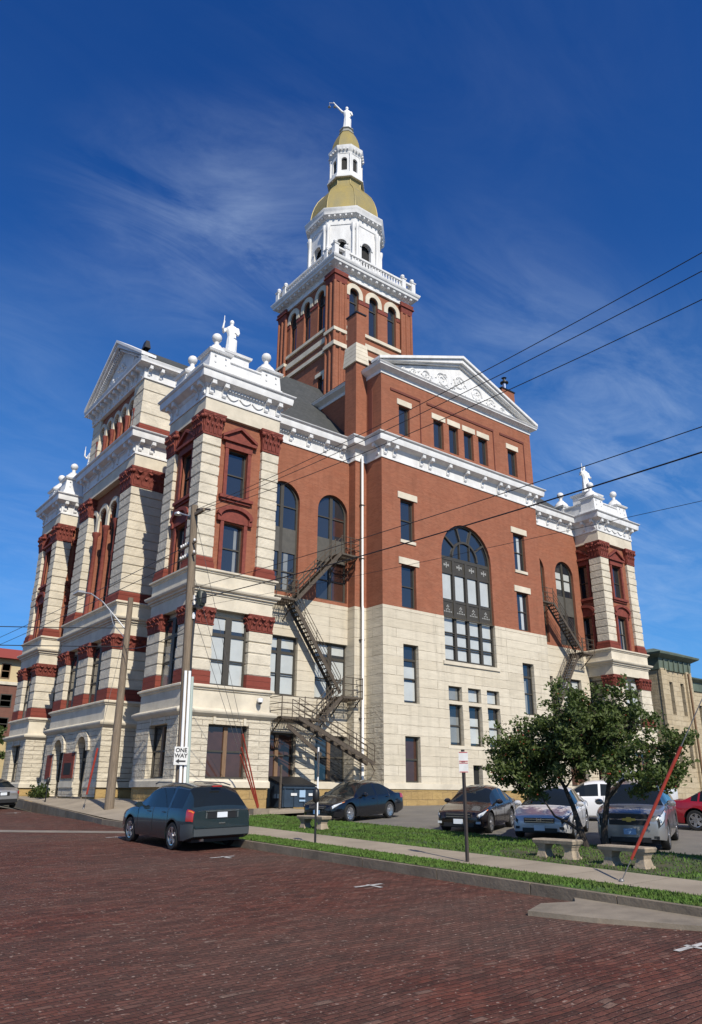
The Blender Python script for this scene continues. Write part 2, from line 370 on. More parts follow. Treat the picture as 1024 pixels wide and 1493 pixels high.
def window(ax, p, a0, a1, z0, z1, rise=0, d=.22, muls=(), rows=(), fw=.09, fmat=None, glass=None, blinds=(), parent=None, mulmat=None):
    """sash window: frame part with pane sub-part. muls=[(a,width)], rows=[(z,height)], blinds=[(fa0,fa1,fz0,fz1,mat)] as fractions"""
    fmat = fmat or FRAME; glass = glass or GLASS
    f = MB().use(fmat); t = .09
    abox(f, ax, p, a0, a0+fw, d, d+t, z0, z1-rise); abox(f, ax, p, a1-fw, a1, d, d+t, z0, z1-rise)
    abox(f, ax, p, a0+fw, a1-fw, d-.004, d+t, z0, z0+fw)
    if rise:
        o, i = arcpts(a0, a1, z1-rise, rise, 14), arcpts(a0+fw, a1-fw, z1-rise, rise-fw, 14)
        for k in range(14): aprism(f, ax, p, [o[k], o[k+1], i[k+1], i[k]], d, d+t)
    else: abox(f, ax, p, a0+fw, a1-fw, d-.004, d+t, z1-fw, z1)
    def top(a):
        if not rise: return z1-fw
        c, hw = (a0+a1)/2, (a1-a0)/2; return z1-rise+(rise-fw/2)*math.sqrt(max(0, 1-((a-c)/hw)**2))
    if mulmat: f.use(mulmat)
    for a, wd in muls: abox(f, ax, p, a-wd/2, a+wd/2, d-.012, d+t, z0+fw, top(a))
    f.use(fmat)
    for z, hh in rows:
        e = 0 if not rise or z < z1-rise else (a1-a0)/2*(1-math.sqrt(max(0, 1-((z-z1+rise)/rise)**2)))
        abox(f, ax, p, a0+fw+e, a1-fw-e, d-.006, d+t, z-hh/2, z+hh/2)
    fo = f.obj('window', parent or CH)
    g = MB().use(glass); gd = d+.06
    loop = [(a0+fw*.5, z0+fw*.5), (a1-fw*.5, z0+fw*.5)]+([(x, y) for x, y in arcpts(a0+fw*.5, a1-fw*.5, z1-rise, rise-fw*.5, 14)][::-1] if rise else [(a1-fw*.5, z1-fw*.5), (a0+fw*.5, z1-fw*.5)])
    q = [PT(ax, p, a, gd, z) for a, z in loop]; g.face(*(q if ax == 'Y' else q[::-1]))
    for fa0, fa1, fz0, fz1, bm in blinds:
        g.use(bm); W_, H_ = a1-a0, z1-z0
        q = [PT(ax, p, a0+W_*fa, gd-.006, z0+H_*fz) for fa, fz in ((fa0, fz0), (fa1, fz0), (fa1, fz1), (fa0, fz1))]
        g.face(*(q if ax == 'Y' else q[::-1]))
    g.obj('pane', fo); return fo

def rect(x0, x1, y0, y1): return [(x0, y0), (x1, y0), (x1, y1), (x0, y1)]
def courses(mb, x0, x1, y0, y1, z0, z1, h=.56):
    n = max(1, round((z1-z0)/h)); h = (z1-z0)/n
    mb.use(ROCKF); mb.box(x0+.05, x1-.05, y0+.05, y1-.05, z0, z1)
    for k in range(n):
        a, b = z0+k*h+.010, z0+(k+1)*h-.010; p = random.uniform(-.012, .022)
        mb.frustum(x0, x1, y0, y1, a, a+.05, -.034, p); mb.frustum(x0, x1, y0, y1, a+.05, b-.04, p, p+random.uniform(-.008, .012)); mb.frustum(x0, x1, y0, y1, b-.04, b, p, -.034)
def capital(mb, x0, x1, y0, y1, z0, z1, flare=.16, faces='YX'):
    """leafy flared capital over a pier footprint"""
    h = z1-z0
    mb.use(REDSTONE)
    mb.frustum(x0, x1, y0, y1, z0, z0+.10*h, .03, .045)
    mb.frustum(x0, x1, y0, y1, z0+.10*h, z0+.55*h, .01, .05); mb.frustum(x0, x1, y0, y1, z0+.55*h, z0+.84*h, .05, flare*.8)
    mb.frustum(x0, x1, y0, y1, z0+.84*h, z0+.90*h, flare*.9, flare*.95); mb.frustum(x0, x1, y0, y1, z0+.90*h, z1, flare*1.05, flare*1.15)
    for fc in faces:
        ax = 'Y' if fc in 'Yy' else 'X'; a0, a1 = (x0, x1) if ax == 'Y' else (y0, y1)
        p = {'Y': y0, 'X': x0, 'y': y1, 'x': x1}[fc]; sg = -1 if fc in 'YX' else 1
        for row, (zb, zt, n, e0, e1) in enumerate(((.10, .50, 4, .05, .13), (.34, .78, 3, .07, .20))):
            wd = (a1-a0)/n
            for k in range(n):
                c = a0+(k+.5)*wd; zb_, zt_ = z0+zb*h, z0+zt*h
                for s0, s1, q0, q1, wa, wb in ((zb_, zb_+(zt_-zb_)*.6, e0*.3, e0, .36, .46), (zb_+(zt_-zb_)*.6, zt_, e0, e1, .46, .28), (zt_, zt_-.10*h, e1, e1+.03, .28, .06)):
                    pts = [PT(ax, p, c-wd*wa, sg*q0, s0), PT(ax, p, c+wd*wa, sg*q0, s0), PT(ax, p, c+wd*wb, sg*q1, s1), PT(ax, p, c-wd*wb, sg*q1, s1)]
                    mb.prism(pts, (0, .05*sg, 0) if ax == 'Y' else (.05*sg, 0, 0))
        for e in (a0-.02, a1+.02):     # corner volutes
            c3 = PT(ax, p, e, sg*(flare*.75), z0+.76*h); mb.ball(c3, .085*h+.02, 8)
        mb.ball(PT(ax, p, (a0+a1)/2, sg*(flare*.95), z0+.86*h), .07*h+.02, 8)
def bracket(mb, ax, p, a, z0, z1, wd=.24, out=.46, sg=-1):
    """scrolled console under a cornice"""
    pr = [(0, z0), (.08, z0), (.13, z0+.12*(z1-z0)), (.10, z0+.30*(z1-z0)), (.16, z0+.50*(z1-z0)), (out*.95, z0+.66*(z1-z0)), (out, z0+.80*(z1-z0)), (out, z1), (0, z1)]
    pts = [PT(ax, p, a-wd/2, sg*o, z) for o, z in pr]
    mb.prism(pts, (wd, 0, 0) if ax == 'Y' else (0, wd, 0))
    mb.lathe(PT(ax, p, a-wd/2-.015, sg*(out*.80), z0+.70*(z1-z0)), [(.001, 0), (.085, 0), (.085, wd+.03), (.001, wd+.03)], 10, axis='X' if ax == 'Y' else 'Y')

# ---- cornice profile (outward offset from the frieze plane, height)
def cornice_prof(z0, zt, out):
    h = zt-z0
    return [(0, z0), (.06, z0), (.06, z0+.08*h), (.03, z0+.10*h), (.03, z0+.40*h), (.10, z0+.44*h), (.14, z0+.52*h), (out-.10, z0+.56*h+.13), (out-.06, zt-.30), (out-.06, zt-.14), (out, zt-.11), (out+.06, zt-.02), (out+.06, zt), (0, zt+.07)]
T1 = (16.05, 20.75, 33.35, 37.75); T2 = (16.05, 20.75, 56.75, 61.15); T3 = (51.05, 55.75, 33.35, 37.75); T4 = (51.05, 55.75, 56.75, 61.15)
BAY = (42.75, 51.9); RX, RY = 18.8, 35.55
LX, LY = 53.0, 59.0
OUT = [(16.05, 33.35), (20.75, 33.35), (20.75, RY), (27.5, RY), (27.5, 34.9), (28.4, 34.9), (28.4, 33.38), (43.4, 33.38), (43.4, 34.9), (44.3, 34.9), (44.3, RY), (51.05, RY),
       (51.05, 33.35), (55.75, 33.35), (55.75, 37.75), (LX, 37.75), (LX, 42.75), (55.75, 42.75), (55.75, 51.9), (LX, 51.9), (LX, 56.75), (55.75, 56.75), (55.75, 61.15), (51.05, 61.15),
       (51.05, LY), (20.75, LY), (20.75, 61.15), (16.05, 61.15), (16.05, 56.75), (RX, 56.75), (RX, 51.9), (16.05, 51.9), (16.05, 42.75), (RX, 42.75), (RX, 37.75), (16.05, 37.75)]
co = MB().use(WHITE)
co.sweep(OUT, cornice_prof(20.0, 21.5, .60))
co.face(*[(x, y, 21.52) for x, y in OUT])
def brk_run(ax, p, lst, z0=20.22, z1=20.98, wd=.24, out=.44, mb=None):
    for a in lst: bracket(mb or co, ax, p, a, z0, z1, wd, out)
brk_run('Y', 33.35, [16.28, 17.05, 19.75, 20.52]); brk_run('Y', 33.35, [51.28, 52.05, 54.75, 55.52])
brk_run('X', 16.05, [33.58, 34.35, 36.75, 37.52]); brk_run('X', 16.05, [56.98, 57.75, 60.15, 60.92])
brk_run('X', 16.05, [42.98, 43.75, 45.6, 46.4, 48.3, 49.1, 50.9, 51.67]); brk_run('X', 51.05, [33.6, 34.5])
brk_run('Y', 42.75, [16.28, 17.05, 18.2]); brk_run('Y', 56.75, [16.28, 17.05]); brk_run('Y', RY, [21.6, 22.9, 24.2, 25.5, 26.8, 44.9, 46.2, 47.5, 48.8, 50.1])
brk_run('Y', 33.38, [28.65, 29.4, 31.75, 32.55, 34.2, 35.9, 37.6, 39.25, 40.05, 42.4, 43.15]); brk_run('X', 28.4, [33.7])
for f0, f1 in ((17.2, 19.6), (52.2, 54.6)):     # festoons on the corner friezes
    for k in range(3):
        a0 = f0+(f1-f0)*k/3+.05; a1 = a0+(f1-f0)/3-.1
        co.tube([(a0+(a1-a0)*i/8, 33.35-.07, 20.46-.22*math.sin(math.pi*i/8)) for i in range(9)], .035, 6)
# dentil course under the main cornice
dn = co
for ax, p, a0, a1 in (('Y', 33.35, 17.3, 19.5), ('Y', RY, 20.9, 27.3), ('Y', RY, 44.5, 50.9), ('X', 16.05, 44.1, 50.6)):
    a = a0
    while a < a1: abox(dn, ax, p, a, a+.09, -.19, -.10, 20.68, 20.79); a += .19
co.obj('main_cornice', CH)

# ---- corner blocks and entrance bay
def corner_block(name, x0, x1, y0, y1, bay=False, wins='YX'):
    """stone lower storeys, brick shaft with stone piers, frieze"""
    st = MB(); F = 'YX'
    # foundation, basement storey
    st.use(YSTONE)
    if not bay:
        st.box(x0-.1, x1+.1, y0-.1, y1+.1, -1.6, .24)
        st.use(SMOOTH); st.frustum(x0, x1, y0, y1, .24, .50, .20, .20); st.frustum(x0, x1, y0, y1, .50, .58, .20, .14)
    else:
        st.box(x0+.5, x1+.1, y0-.1, y1+.1, -1.6, .24); cc = (y0+y1)/2
        for q0, q1 in ((y0-.1, cc-2.86), (cc-1.19, cc+1.19), (cc+2.86, y1+.1)):
            st.use(YSTONE); st.box(x0-.1, x0+.5, q0, q1, -1.6, .24); st.use(SMOOTH); st.box(x0-.2, x0+.5, q0-(.1 if q0 < y0 else 0), q1+(.1 if q1 > y1 else 0), .24, .54)
        st.box(x0+.5, x1+.2, y0-.2, y1+.2, .24, .54); st.use(CONC)
        for q0, q1 in ((cc-2.86, cc-1.19), (cc+1.19, cc+2.86)): st.box(x0-.2, x0+.5, q0+.003, q1-.003, -1.2, -.27)
    bw = {}
    if not bay:
        bw['Y'] = [(x0+1.42, x0+3.62, .62, 3.05)]; bw['X'] = [(y0+.98, y0+3.0, .62, 3.05)]
    else:
        c = (y0+y1)/2; bw['Y'] = []; bw['X'] = [(c-2.85, c-1.2, -.25, 3.0, .80), (c+1.2, c+2.85, -.25, 3.0, .80)]
    st.use(ROCK)
    zb = .58 if not bay else -.28
    panel(st, 'Y', y0-.14, x0-.14, x1+.14, .58, 3.39, bw['Y'], .45); panel(st, 'X', x0-.14, y0-.14, y1+.14, .58 if not bay else -.25, 3.39, bw['X'], .45)
    st.box(x0+.32, x1+.14, y0+.32, y1+.14, .58, 3.39)
    st.use(SMOOTH)
    R4 = rect(x0, x1, y0, y1)
    st.sweep(R4, [(.10, 3.36), (.20, 3.40), (.34, 3.52), (.38, 3.60), (.38, 3.66), (.22, 3.74), (.12, 3.78), (0, 3.79)])
    st.box(x0-.08, x1+.08, y0-.08, y1+.08, 3.74, 4.62)
    st.sweep(R4, [(.08, 4.58), (.15, 4.62), (.15, 4.68), (.24, 4.72), (.24, 4.80), (.12, 4.86), (-.5, 4.87)])
    # second storey core behind piers, entablature
    st.use(PIER); st.box(x0+.36, x1-.03, y0+.36, y1-.03, 4.8, 8.6)
    st.use(SMOOTH)
    st.box(x0-.03, x1+.03, y0-.03, y1+.03, 8.57, 9.24)
    st.sweep(R4, [(.0, 9.22), (.08, 9.24), (.08, 9.33), (.18, 9.36), (.18, 9.44), (.30, 9.50), (.34, 9.58), (.34, 9.64), (.08, 9.70), (0, 9.71)])
    st.box(x0-.07, x1+.07, y0-.07, y1+.07, 9.66, 10.34)
    st.sweep(R4, [(.05, 10.30), (.13, 10.34), (.13, 10.40), (.22, 10.44), (.22, 10.52), (.1, 10.57), (-.5, 10.58)])
    so = st.obj('stone_storeys', CH)
    # brick shaft
    br = MB().use(BRICK); e = .20 if not bay else .42
    if not bay:
        hy = [(x0+1.62, x0+2.84, 14.78, 17.45), (x0+1.62, x0+2.84, 10.60, 13.25, .12)]; hx = [(y0+1.45, y0+2.65, 14.78, 17.45), (y0+1.45, y0+2.65, 10.60, 13.25, .12)]
    else:
        hy = []; c = (y0+y1)/2; hx = [(c+o-.70, c+o+.70, 10.7, 17.99, .70) for o in (-2.73, -.91, .91, 2.73)]
    ey = e if not bay else .30
    panel(br, 'Y', y0+ey, x0+.02, x1-.1, 10.5, 19.2, hy, .30); panel(br, 'X', x0+e, y0+.02, y1-.1, 10.5, 19.2, hx, .35)
    br.box(x0+e+.5, x1-.2, y0+ey+.5, y1-.2, 10.5, 19.2)
    br.obj('brick_shaft', CH)
    if bay:
        a = MB().use(SMOOTH)
        for o in (-2.73, -.91, .91, 2.73):
            i, q = arcpts(c+o-.70, c+o+.70, 17.29, .70, 12), arcpts(c+o-.91, c+o+.91, 17.29, 1.02, 12)
            for k in range(12): aprism(a, 'X', x0+e, [i[k], i[k+1], q[k+1], q[k]], -.12, .10)
        for o in (-3.64, -1.82, 0, 1.82, 3.64):
            hw = .21 if abs(o) < 3 else .30
            abox(a, 'X', x0+e, c+o-hw, c+o+hw, -.13, .02, 16.45, 17.30)
        a.obj('window_arches', CH)
        for o in (-1.82, 0, 1.82, -3.5, 3.5):
            q = MB().use(REDSTONE); p = x0+e
            q.lathe((p-.06, c+o, 0), [(.20, 10.6), (.20, 10.9), (.16, 11.0), (.15, 15.7), (.18, 15.75), (.20, 16.1), (.30, 16.3), (.30, 16.46)], 10)
            q.obj('colonnette', CH)
    # friezes
    fr = MB().use(SMOOTH)
    fr.box(x0, x1, y0, y1, 19.13, 20.03); fr.obj('stone_frieze', CH)
    # piers
    pw, pd = (1.05, 1.05) if not bay else (2.2, 1.75)
    foot = [(x0, x0+pw, y0, y0+pd), (x1-pw, x1, y0, y0+pd), (x0, x0+pw, y1-pd, y1), (x1-pw, x1, y1-pd, y1)]
    if bay: foot = [foot[0], foot[2]]
    for k, (a0, a1, b0, b1) in enumerate(foot):
        m = MB(); courses(m, a0, a1, b0, b1, 11.13, 17.83); m.use(REDBASE)
        m.frustum(a0, a1, b0, b1, 10.56, 10.84, .09, .09); m.frustum(a0, a1, b0, b1, 10.84, 11.04, .05, .05); m.frustum(a0, a1, b0, b1, 11.04, 11.14, .05, .01)
        m.obj('pier', CH)
        q = MB(); capital(q, a0, a1, b0, b1, 17.83, 19.14, faces='YX' if k == 0 else 'Yx' if k == 1 and not bay else 'YX'); q.obj('pier_capital', CH)
    # second-storey piers
    if not bay: segY = [(x0-.03, x0+1.33), (x1-1.33, x1+.03)]; segX = [(y0-.03, y0+.90), (y1-1.42, y1+.03)]
    else: segY = [(x0-.03, x0+2.3)]; segX = [(y0-.03, y0+1.45), (CY-.85, CY+.85), (y1-1.45, y1+.03)]
    foot = []
    if bay: foot = [(x0-.05, x0+2.3, y0-.05, y0+1.45), (x0-.05, x0+.8, CY-.82, CY+.82), (x0-.05, x0+2.3, y1-1.45, y1+.05)]
    else: foot = [(x0-.05, x0+1.33, y0-.05, y0+.93), (x1-1.30, x1+.05, y0-.05, y0+.9), (x0-.05, x0+.9, y1-1.42, y1+.05), (x1-1.3, x1+.05, y1-1.42, y1+.05)]
    for a0, a1, b0, b1 in foot:
        m = MB(); courses(m, a0, a1, b0, b1, 5.50, 7.72); m.use(REDBASE); m.box(a0-.03, a1+.03, b0-.03, b1+.03, 4.86, 5.50)
        m.obj('lower_pier', CH); q = MB(); capital(q, a0, a1, b0, b1, 7.72, 8.58, flare=.09, faces='YX'); q.obj('lower_pier_capital', CH)
    # windows
    bl = [(.05, .95, .80, .965, BLIND), (.05, .40, .02, .70, BLIND), (.60, .95, .02, .70, BLIND)]
    def w2(ax, p, a0, a1, b): window(ax, p, a0, a1, 4.87, 8.30, 0, .22, [((a0+a1)/2, .34)], [(7.35, .16), (6.12, .07), (6.02, .03)], .10, blinds=b)
    if not bay:
        if 'Y' in wins: w2('Y', y0, x0+1.33, x1-1.33, bl)
        w2('X', x0, y0+.93, y1-1.42, [(.05, .40, .02, .5, BLINDD), (.6, .95, .02, .6, BLINDD)])
        for ax, p, a in (('Y', y0-.14, x0+2.52), ('X', x0-.14, y0+1.99)):
            hw = 1.10 if ax == 'Y' else 1.01
            window(ax, p, a-hw, a+hw, .62, 3.05, 0, .30, [(a, .20)], [(1.85, .08)], .09, glass=CURT if ax == 'Y' else GLASS, mulmat=WOODP)
            if True:
                m = MB().use(SMOOTH)
                for s_ in (-.75, .75): abox(m, ax, p, a+s_*hw-.07, a+s_*hw+.07, -.07, .02, 3.06, 3.38)
                m.objs('window_console', CH)
        for ax, p, a in (('Y', y0+e, x0+2.23), ('X', x0+e, y0+2.05)):
            up = [(.08, .92, .05, .95, BLINDD)] if ax == 'Y' else []
            window(ax, p, a-.60, a+.60, 14.78, 17.45, 0, .18, (), [(16.05, .07)], .08, glass=GLASS)
            window(ax, p, a-.60, a+.60, 10.60, 13.25, .12, .18, (), [(11.9, .07)], .08, blinds=[(.66, .80, .04, .92, BLINDD)])
            s = MB().use(REDSTONE)
            for z0, z1 in ((14.70, 17.47), (10.60, 13.27)):
                for sg in (-1, 1): abox(s, ax, p, a+sg*.60-(.20 if sg < 0 else 0), a+sg*.60+(0 if sg < 0 else .20), -.10, .05, z0, z1+.04)
            abox(s, ax, p, a-.84, a+.84, -.13, .05, 17.45, 17.82)
            aprism(s, ax, p, [(a-1.02, 17.98), (a+1.02, 17.98), (a+1.02, 18.10), (a, 18.72), (a-1.02, 18.10)], -.12, .02)
            aprism(s, ax, p, [(a-1.05, 17.84), (a+1.05, 17.84), (a+1.05, 18.0), (a-1.05, 18.0)], -.26, .01)
            for sg in (-1, 1): aprism(s, ax, p, [(a+sg*1.08, 18.0), (a+sg*1.08, 18.16), (a, 18.84), (a, 18.66)], -.28, -.05)
            abox(s, ax, p, a-1.0, a+1.0, -.22, .05, 14.55, 14.72); abox(s, ax, p, a-.9, a+.9, -.12, .04, 14.42, 14.553)
            o, i = arcpts(a-1.05, a+1.05, 13.62, .58, 12), arcpts(a-.86, a+.86, 13.50, .50, 12)
            for k in range(12): aprism(s, ax, p, [i[k], i[k+1], o[k+1], o[k]], -.27, .02)
            aprism(s, ax, p, [(a-.86, 13.29), (a+.86, 13.29)]+i[::-1], -.12, .02)
            for sg in (-1, 1): abox(s, ax, p, a+sg*.92-.11, a+sg*.92+.11, -.20, .02, 13.26, 13.62)
            s.objs('window_surround', CH)
    else:
        for a0, a1 in ((y0+1.45, CY-.82), (CY+.82, y1-1.45)): w2('X', x0+.05, a0, a1, [(.05, .40, .02, .66, BLINDD)])
        for o in (-2.73, -.91, .91, 2.73):
            window('X', x0+e, c+o-.70, c+o+.70, 10.7, 17.99, .70, .24, (), [(16.4, .1), (13.0, .08), (14.6, .35), (11.9, .06)], .08)
        for a in (c-2.03, c+2.03):
            window('X', x0-.14, a-.83, a+.83, -.25, 3.0, .80, .36, [(a, .12)], [(1.75, .16)], .12, glass=GLASS)
            m = MB().use(ROCK)
            o, i = arcpts(a-1.22, a+1.22, 2.22, 1.12, 12), arcpts(a-.83, a+.83, 2.2, .80, 12)
            for k in range(12): aprism(m, 'X', x0-.14, [i[k], i[k+1], o[k+1], o[k]], -.13, .05)
            m.obj('door_arch', CH)
        m = MB().use(REDBASE)
        for a0, a1 in ((c-.95, c+.95), (c+3.1, c+4.0)): abox(m, 'X', x0-.14, a0, a1, -.05, .02, .75, 2.15)
        m.use(DARK); abox(m, 'X', x0-.14, c-.6, c+.6, -.06, -.04, .95, 1.6); m.objs('red_stone_panel', CH)
corner_block('corner', *T1); corner_block('corner', *T2); corner_block('corner', *T3)
corner_block('bay', 16.05, 19.5, *BAY, bay=True)
# far corner, kept plain: out of the photograph's sight
fb = MB().use(PIER); fb.box(T4[0], T4[1], T4[2], T4[3], -1, 20.0); fb.use(BRICK)
fb.box(20.0, LX-.2, 35.9, LY-.2, 10.5, 20.03); fb.use(PIER); fb.box(20.0, LX, 35.95, LY, -1.4, 10.5)
fb.box(52.6, 55.6, 42.75, 51.9, -1.4, 20.0); fb.obj('rear_walls', CH)

# ---- recessed walls on the parking side and alley recess on the street side
for sd in (0, 1):
    mx = (lambda a: a) if sd == 0 else (lambda a: 2*CX-a)
    def MXH(hs): return [h if sd == 0 else (2*CX-h[1], 2*CX-h[0], *h[2:]) for h in hs]
    wl = MB(); x0, x1 = (20.7, 27.6) if sd == 0 else (44.2, 51.1)
    up = MXH([(21.50, 23.78, 10.75, 17.50, 1.14), (25.12, 27.40, 10.75, 17.50, 1.14)])
    s2 = MXH([(21.75, 23.95, 5.0, 8.25), (25.16, 27.52, 5.0, 8.25)]); sb = MXH([(21.9, 24.0, .62, 3.05), (25.28, 27.5, .62, 3.05)])
    wl.use(BRICK); panel(wl, 'Y', RY, x0, x1, 10.55, 20.05, up, .30); wl.obj('brick_wall', CH)
    wl = MB().use(STONE); panel(wl, 'Y', RY, x0, x1, 4.7, 10.55, s2, .30); wl.use(ROCK); panel(wl, 'Y', RY-.02, x0, x1, .57, 4.7, sb, .32)
    wl.use(SMOOTH); wl.box(x0, x1, RY-.10, RY+.2, .25, .57); wl.use(YSTONE); wl.box(x0, x1, RY-.06, RY+.2, -1.4, .25); wl.obj('stone_wall', CH)
    for k, (a0, a1, z0, z1, rs) in enumerate(up):
        window('Y', RY, a0, a1, z0, z1, rs, .20, [((a0+a1)/2, .22)], [(13.9, 1.5), (16.0, .07), (12.0, .07)], .12, fmat=FRAME,
               blinds=[(.60, .94, .62, .80, CURT), (.60, .95, .02, .36, CURT)] if (k == 1 and sd == 0) else [(.62, .75, .02, .36, BLINDD)] if sd == 0 else [(.1, .42, .66, .86, BLIND), (.58, .9, .66, .86, BLIND)])
        m = MB().use(SPAN); abox(m, 'Y', RY, a0+.12, a1-.12, .19, .24, 13.15, 14.65); m.obj('spandrel_panel', CH)
    for a0, a1, z0, z1 in s2:
        window('Y', RY, a0, a1, z0, z1, 0, .22, [((a0+a1)/2, .26)], [(7.35, .15), (6.2, .06), (6.08, .03)], .12, blinds=[(.06, .94, .80, .96, BLIND), (.06, .42, .02, .72, BLIND), (.58, .94, .02, .72, BLIND)])
    for k, (a0, a1, z0, z1) in enumerate(sb):
        window('Y', RY-.02, a0, a1, z0, z1, 0, .26, [((a0+a1)/2, .22)], [(1.9, .08)], .10, glass=GLASS if k else CURT, mulmat=WOODP)
    pl = MB().use(BRICK); a, b = (27.5, 28.4) if sd == 0 else (43.4, 44.3)
    pl.box(a, b, 34.9, 36.2, 10.5, 20.03); pl.use(STONE); pl.box(a-.02, b+.02, 34.88, 36.2, 4.7, 10.5); pl.use(ROCK); pl.box(a-.03, b+.03, 34.86, 36.2, .57, 4.7)
    pl.use(SMOOTH); pl.box(a-.08, b+.08, 34.80, 36.2, .25, .57); pl.use(YSTONE); pl.box(a-.05, b+.05, 34.83, 36.2, -1.4, .25); pl.obj('buttress', CH)
rc = MB().use(BRICK)
for y0, y1 in ((37.6, 42.8), (51.8, 56.8)):
    panel(rc, 'X', RX, y0, y1, 10.5, 20.05); rc.use(ROCK); panel(rc, 'X', RX-.05, y0, y1, -1.4, 10.5); rc.use(BRICK)
rc.obj('recess_wall', CH)

# ---- projecting wing
wy = 33.38
wins = dict(stone=[(29.94, 31.15, 4.95, 8.34), (40.63, 41.78, 4.95, 8.34), (29.95, 31.12, .62, 3.10), (40.7, 41.8, .62, 3.10), (35.39, 36.2, -.6, 1.67)]
            + [(33.56+k*1.70, 34.72+k*1.70, 5.36, 6.22) for k in range(3)]+[(33.56+k*1.70, 34.72+k*1.70, 2.75, 5.14) for k in range(3)]+[(33.40, 38.09, 7.72, 16.98, 2.345)],
            brick=[(29.92, 31.08, 14.83, 17.57), (29.92, 31.12, 10.56, 13.25), (40.62, 41.83, 14.83, 17.57), (40.56, 41.78, 10.56, 13.25), (33.40, 38.09, 7.72, 16.98, 2.345)])
m = MB().use(BRICK); panel(m, 'Y', wy, 28.4, 43.4, 10.5, 20.05, wins['brick'], .28)
panel(m, 'X', 28.4, wy, 35.2, 10.5, 20.05); m.box(42.9, 43.4, wy+.4, 36.2, 10.5, 20.0); m.obj('wing_brick_wall', CH)
m = MB().use(STONE); panel(m, 'Y', wy-.03, 28.37, 43.43, 4.75, 10.5, wins['stone'], .30); panel(m, 'X', 28.37, wy-.03, 35.2, 4.75, 10.5)
m.face((28.37, wy-.03, 10.5), (43.43, wy-.03, 10.5), (43.43, wy+.2, 10.5), (28.37, wy+.2, 10.5))
m.use(STONE); panel(m, 'Y', wy-.05, 28.35, 43.45, .57, 4.75, wins['stone'], .32); m.use(ROCK); panel(m, 'X', 28.35, wy-.05, 35.2, .57, 4.75)
m.box(42.9, 43.45, wy+.4, 36.2, .57, 10.49)
m.use(SMOOTH)
for a0, a1 in ((28.25, 35.39), (36.2, 43.55)): m.box(a0, a1, wy-.15, wy+.1, .27, .57)
m.box(28.25, 28.6, wy+.1, 35.2, .27, .57)
m.use(YSTONE)
for a0, a1 in ((28.29, 35.39), (36.2, 43.5)): m.box(a0, a1, wy-.10, wy+.1, -1.4, .27)
m.box(28.29, 28.6, wy+.1, 35.2, -1.4, .27); m.use(DARK); m.box(35.39, 36.2, wy+.28, wy+.30, -.7, 1.67)
m.obj('wing_stone_wall', CH)
for a0, a1, z0, z1 in wins['brick'][:4]:
    lf = a0 < 35
    window('Y', wy, a0, a1, z0, z1, 0, .20, (), [((z0+z1)/2, .07)], .10, blinds=([] if lf else [(.50, .72, .05, .92, BLIND)]))
    l = MB().use(SMOOTH); abox(l, 'Y', wy, a0-.22, a1+.26, -.06, .05, z1+.003, z1+.42); l.obj('lintel', CH)
    if z0 > 12: l = MB().use(SMOOTH); abox(l, 'Y', wy, a0-.06, a1+.06, -.07, .05, z0-.20, z0-.003); l.obj('sill', CH)
for a0, a1, z0, z1 in wins['stone'][:2]:
    window('Y', wy-.03, a0, a1, z0, z1, 0, .24, (), [(7.45, .14), (6.35, .08)], .09, blinds=[(.1, .9, .40, .62, BLIND), (.1, .9, .05, .36, BLIND)] if a0 < 35 else [(.1, .5, .03, .66, BLINDD)])
for a0, a1, z0, z1 in wins['stone'][2:4]: window('Y', wy-.05, a0, a1, z0, z1, 0, .24, (), [(1.85, .09)], .09, glass=CURT)
for a0, a1, z0, z1 in wins['stone'][5:11]:
    window('Y', wy-.03, a0, a1, z0, z1, 0, .24, (), [] if z1 > 6 else [(3.9, .09)], .08, glass=GLASS, blinds=[(.1, .9, .08, .92 if z1 > 6 else .70, BLIND if a0 > 34 else BLINDD)])
# great arched window
gw = MB().use(FRAME); a0, a1, zs = 33.40, 38.09, 14.635; c = (a0+a1)/2; hw = (a1-a0)/2; d0, d1 = .16, .30
for s0, s1 in ((1.0, .945), (.53, .47)):
    o, i = arcpts(c-hw*s0, c+hw*s0, zs, hw*s0, 20), arcpts(c-hw*s1, c+hw*s1, zs, hw*s1, 20)
    for k in range(20): aprism(gw, 'Y', wy, [i[k], i[k+1], o[k+1], o[k]], d0, d1)
for an in (36, 72, 108, 144):
    u = (math.cos(R(an)), math.sin(R(an))); gw.bar((c+u[0]*hw*.5, wy+d0+.06, zs+u[1]*hw*.5), (c+u[0]*hw*.97, wy+d0+.06, zs+u[1]*hw*.97), .13, .12)
for u in (-.2, .2): gw.box(c+u*hw-.04, c+u*hw+.04, wy+d0+.01, wy+d1, zs, zs+hw*.46)
gw.box(a0, a0+.13, wy+d0, wy+d1, 7.72, zs); gw.box(a1-.13, a1, wy+d0, wy+d1, 7.72, zs)
for k in (1, 2, 3): gw.box(a0+k*(a1-a0)/4-.10, a0+k*(a1-a0)/4+.10, wy+d0-.02, wy+d1, 7.72, 14.36)
for z, h in ((14.45, .24), (13.48, .16), (11.62, .16), (10.62, .16), (9.55, .07), (9.42, .04), (8.72, .07), (8.58, .04), (7.80, .15)): gw.box(a0+.13, a1-.13, wy+d0+.012, wy+d1, z-h/2, z+h/2)
go = gw.obj('arched_window', CH)
g = MB().use(GLASS); q = [(a0+.06, 7.8), (a1-.06, 7.8)]+arcpts(a0+.06, a1-.06, zs, hw-.06, 20)[::-1]; g.face(*[(x, wy+.26, z) for x, z in q])
g.use(BLIND)
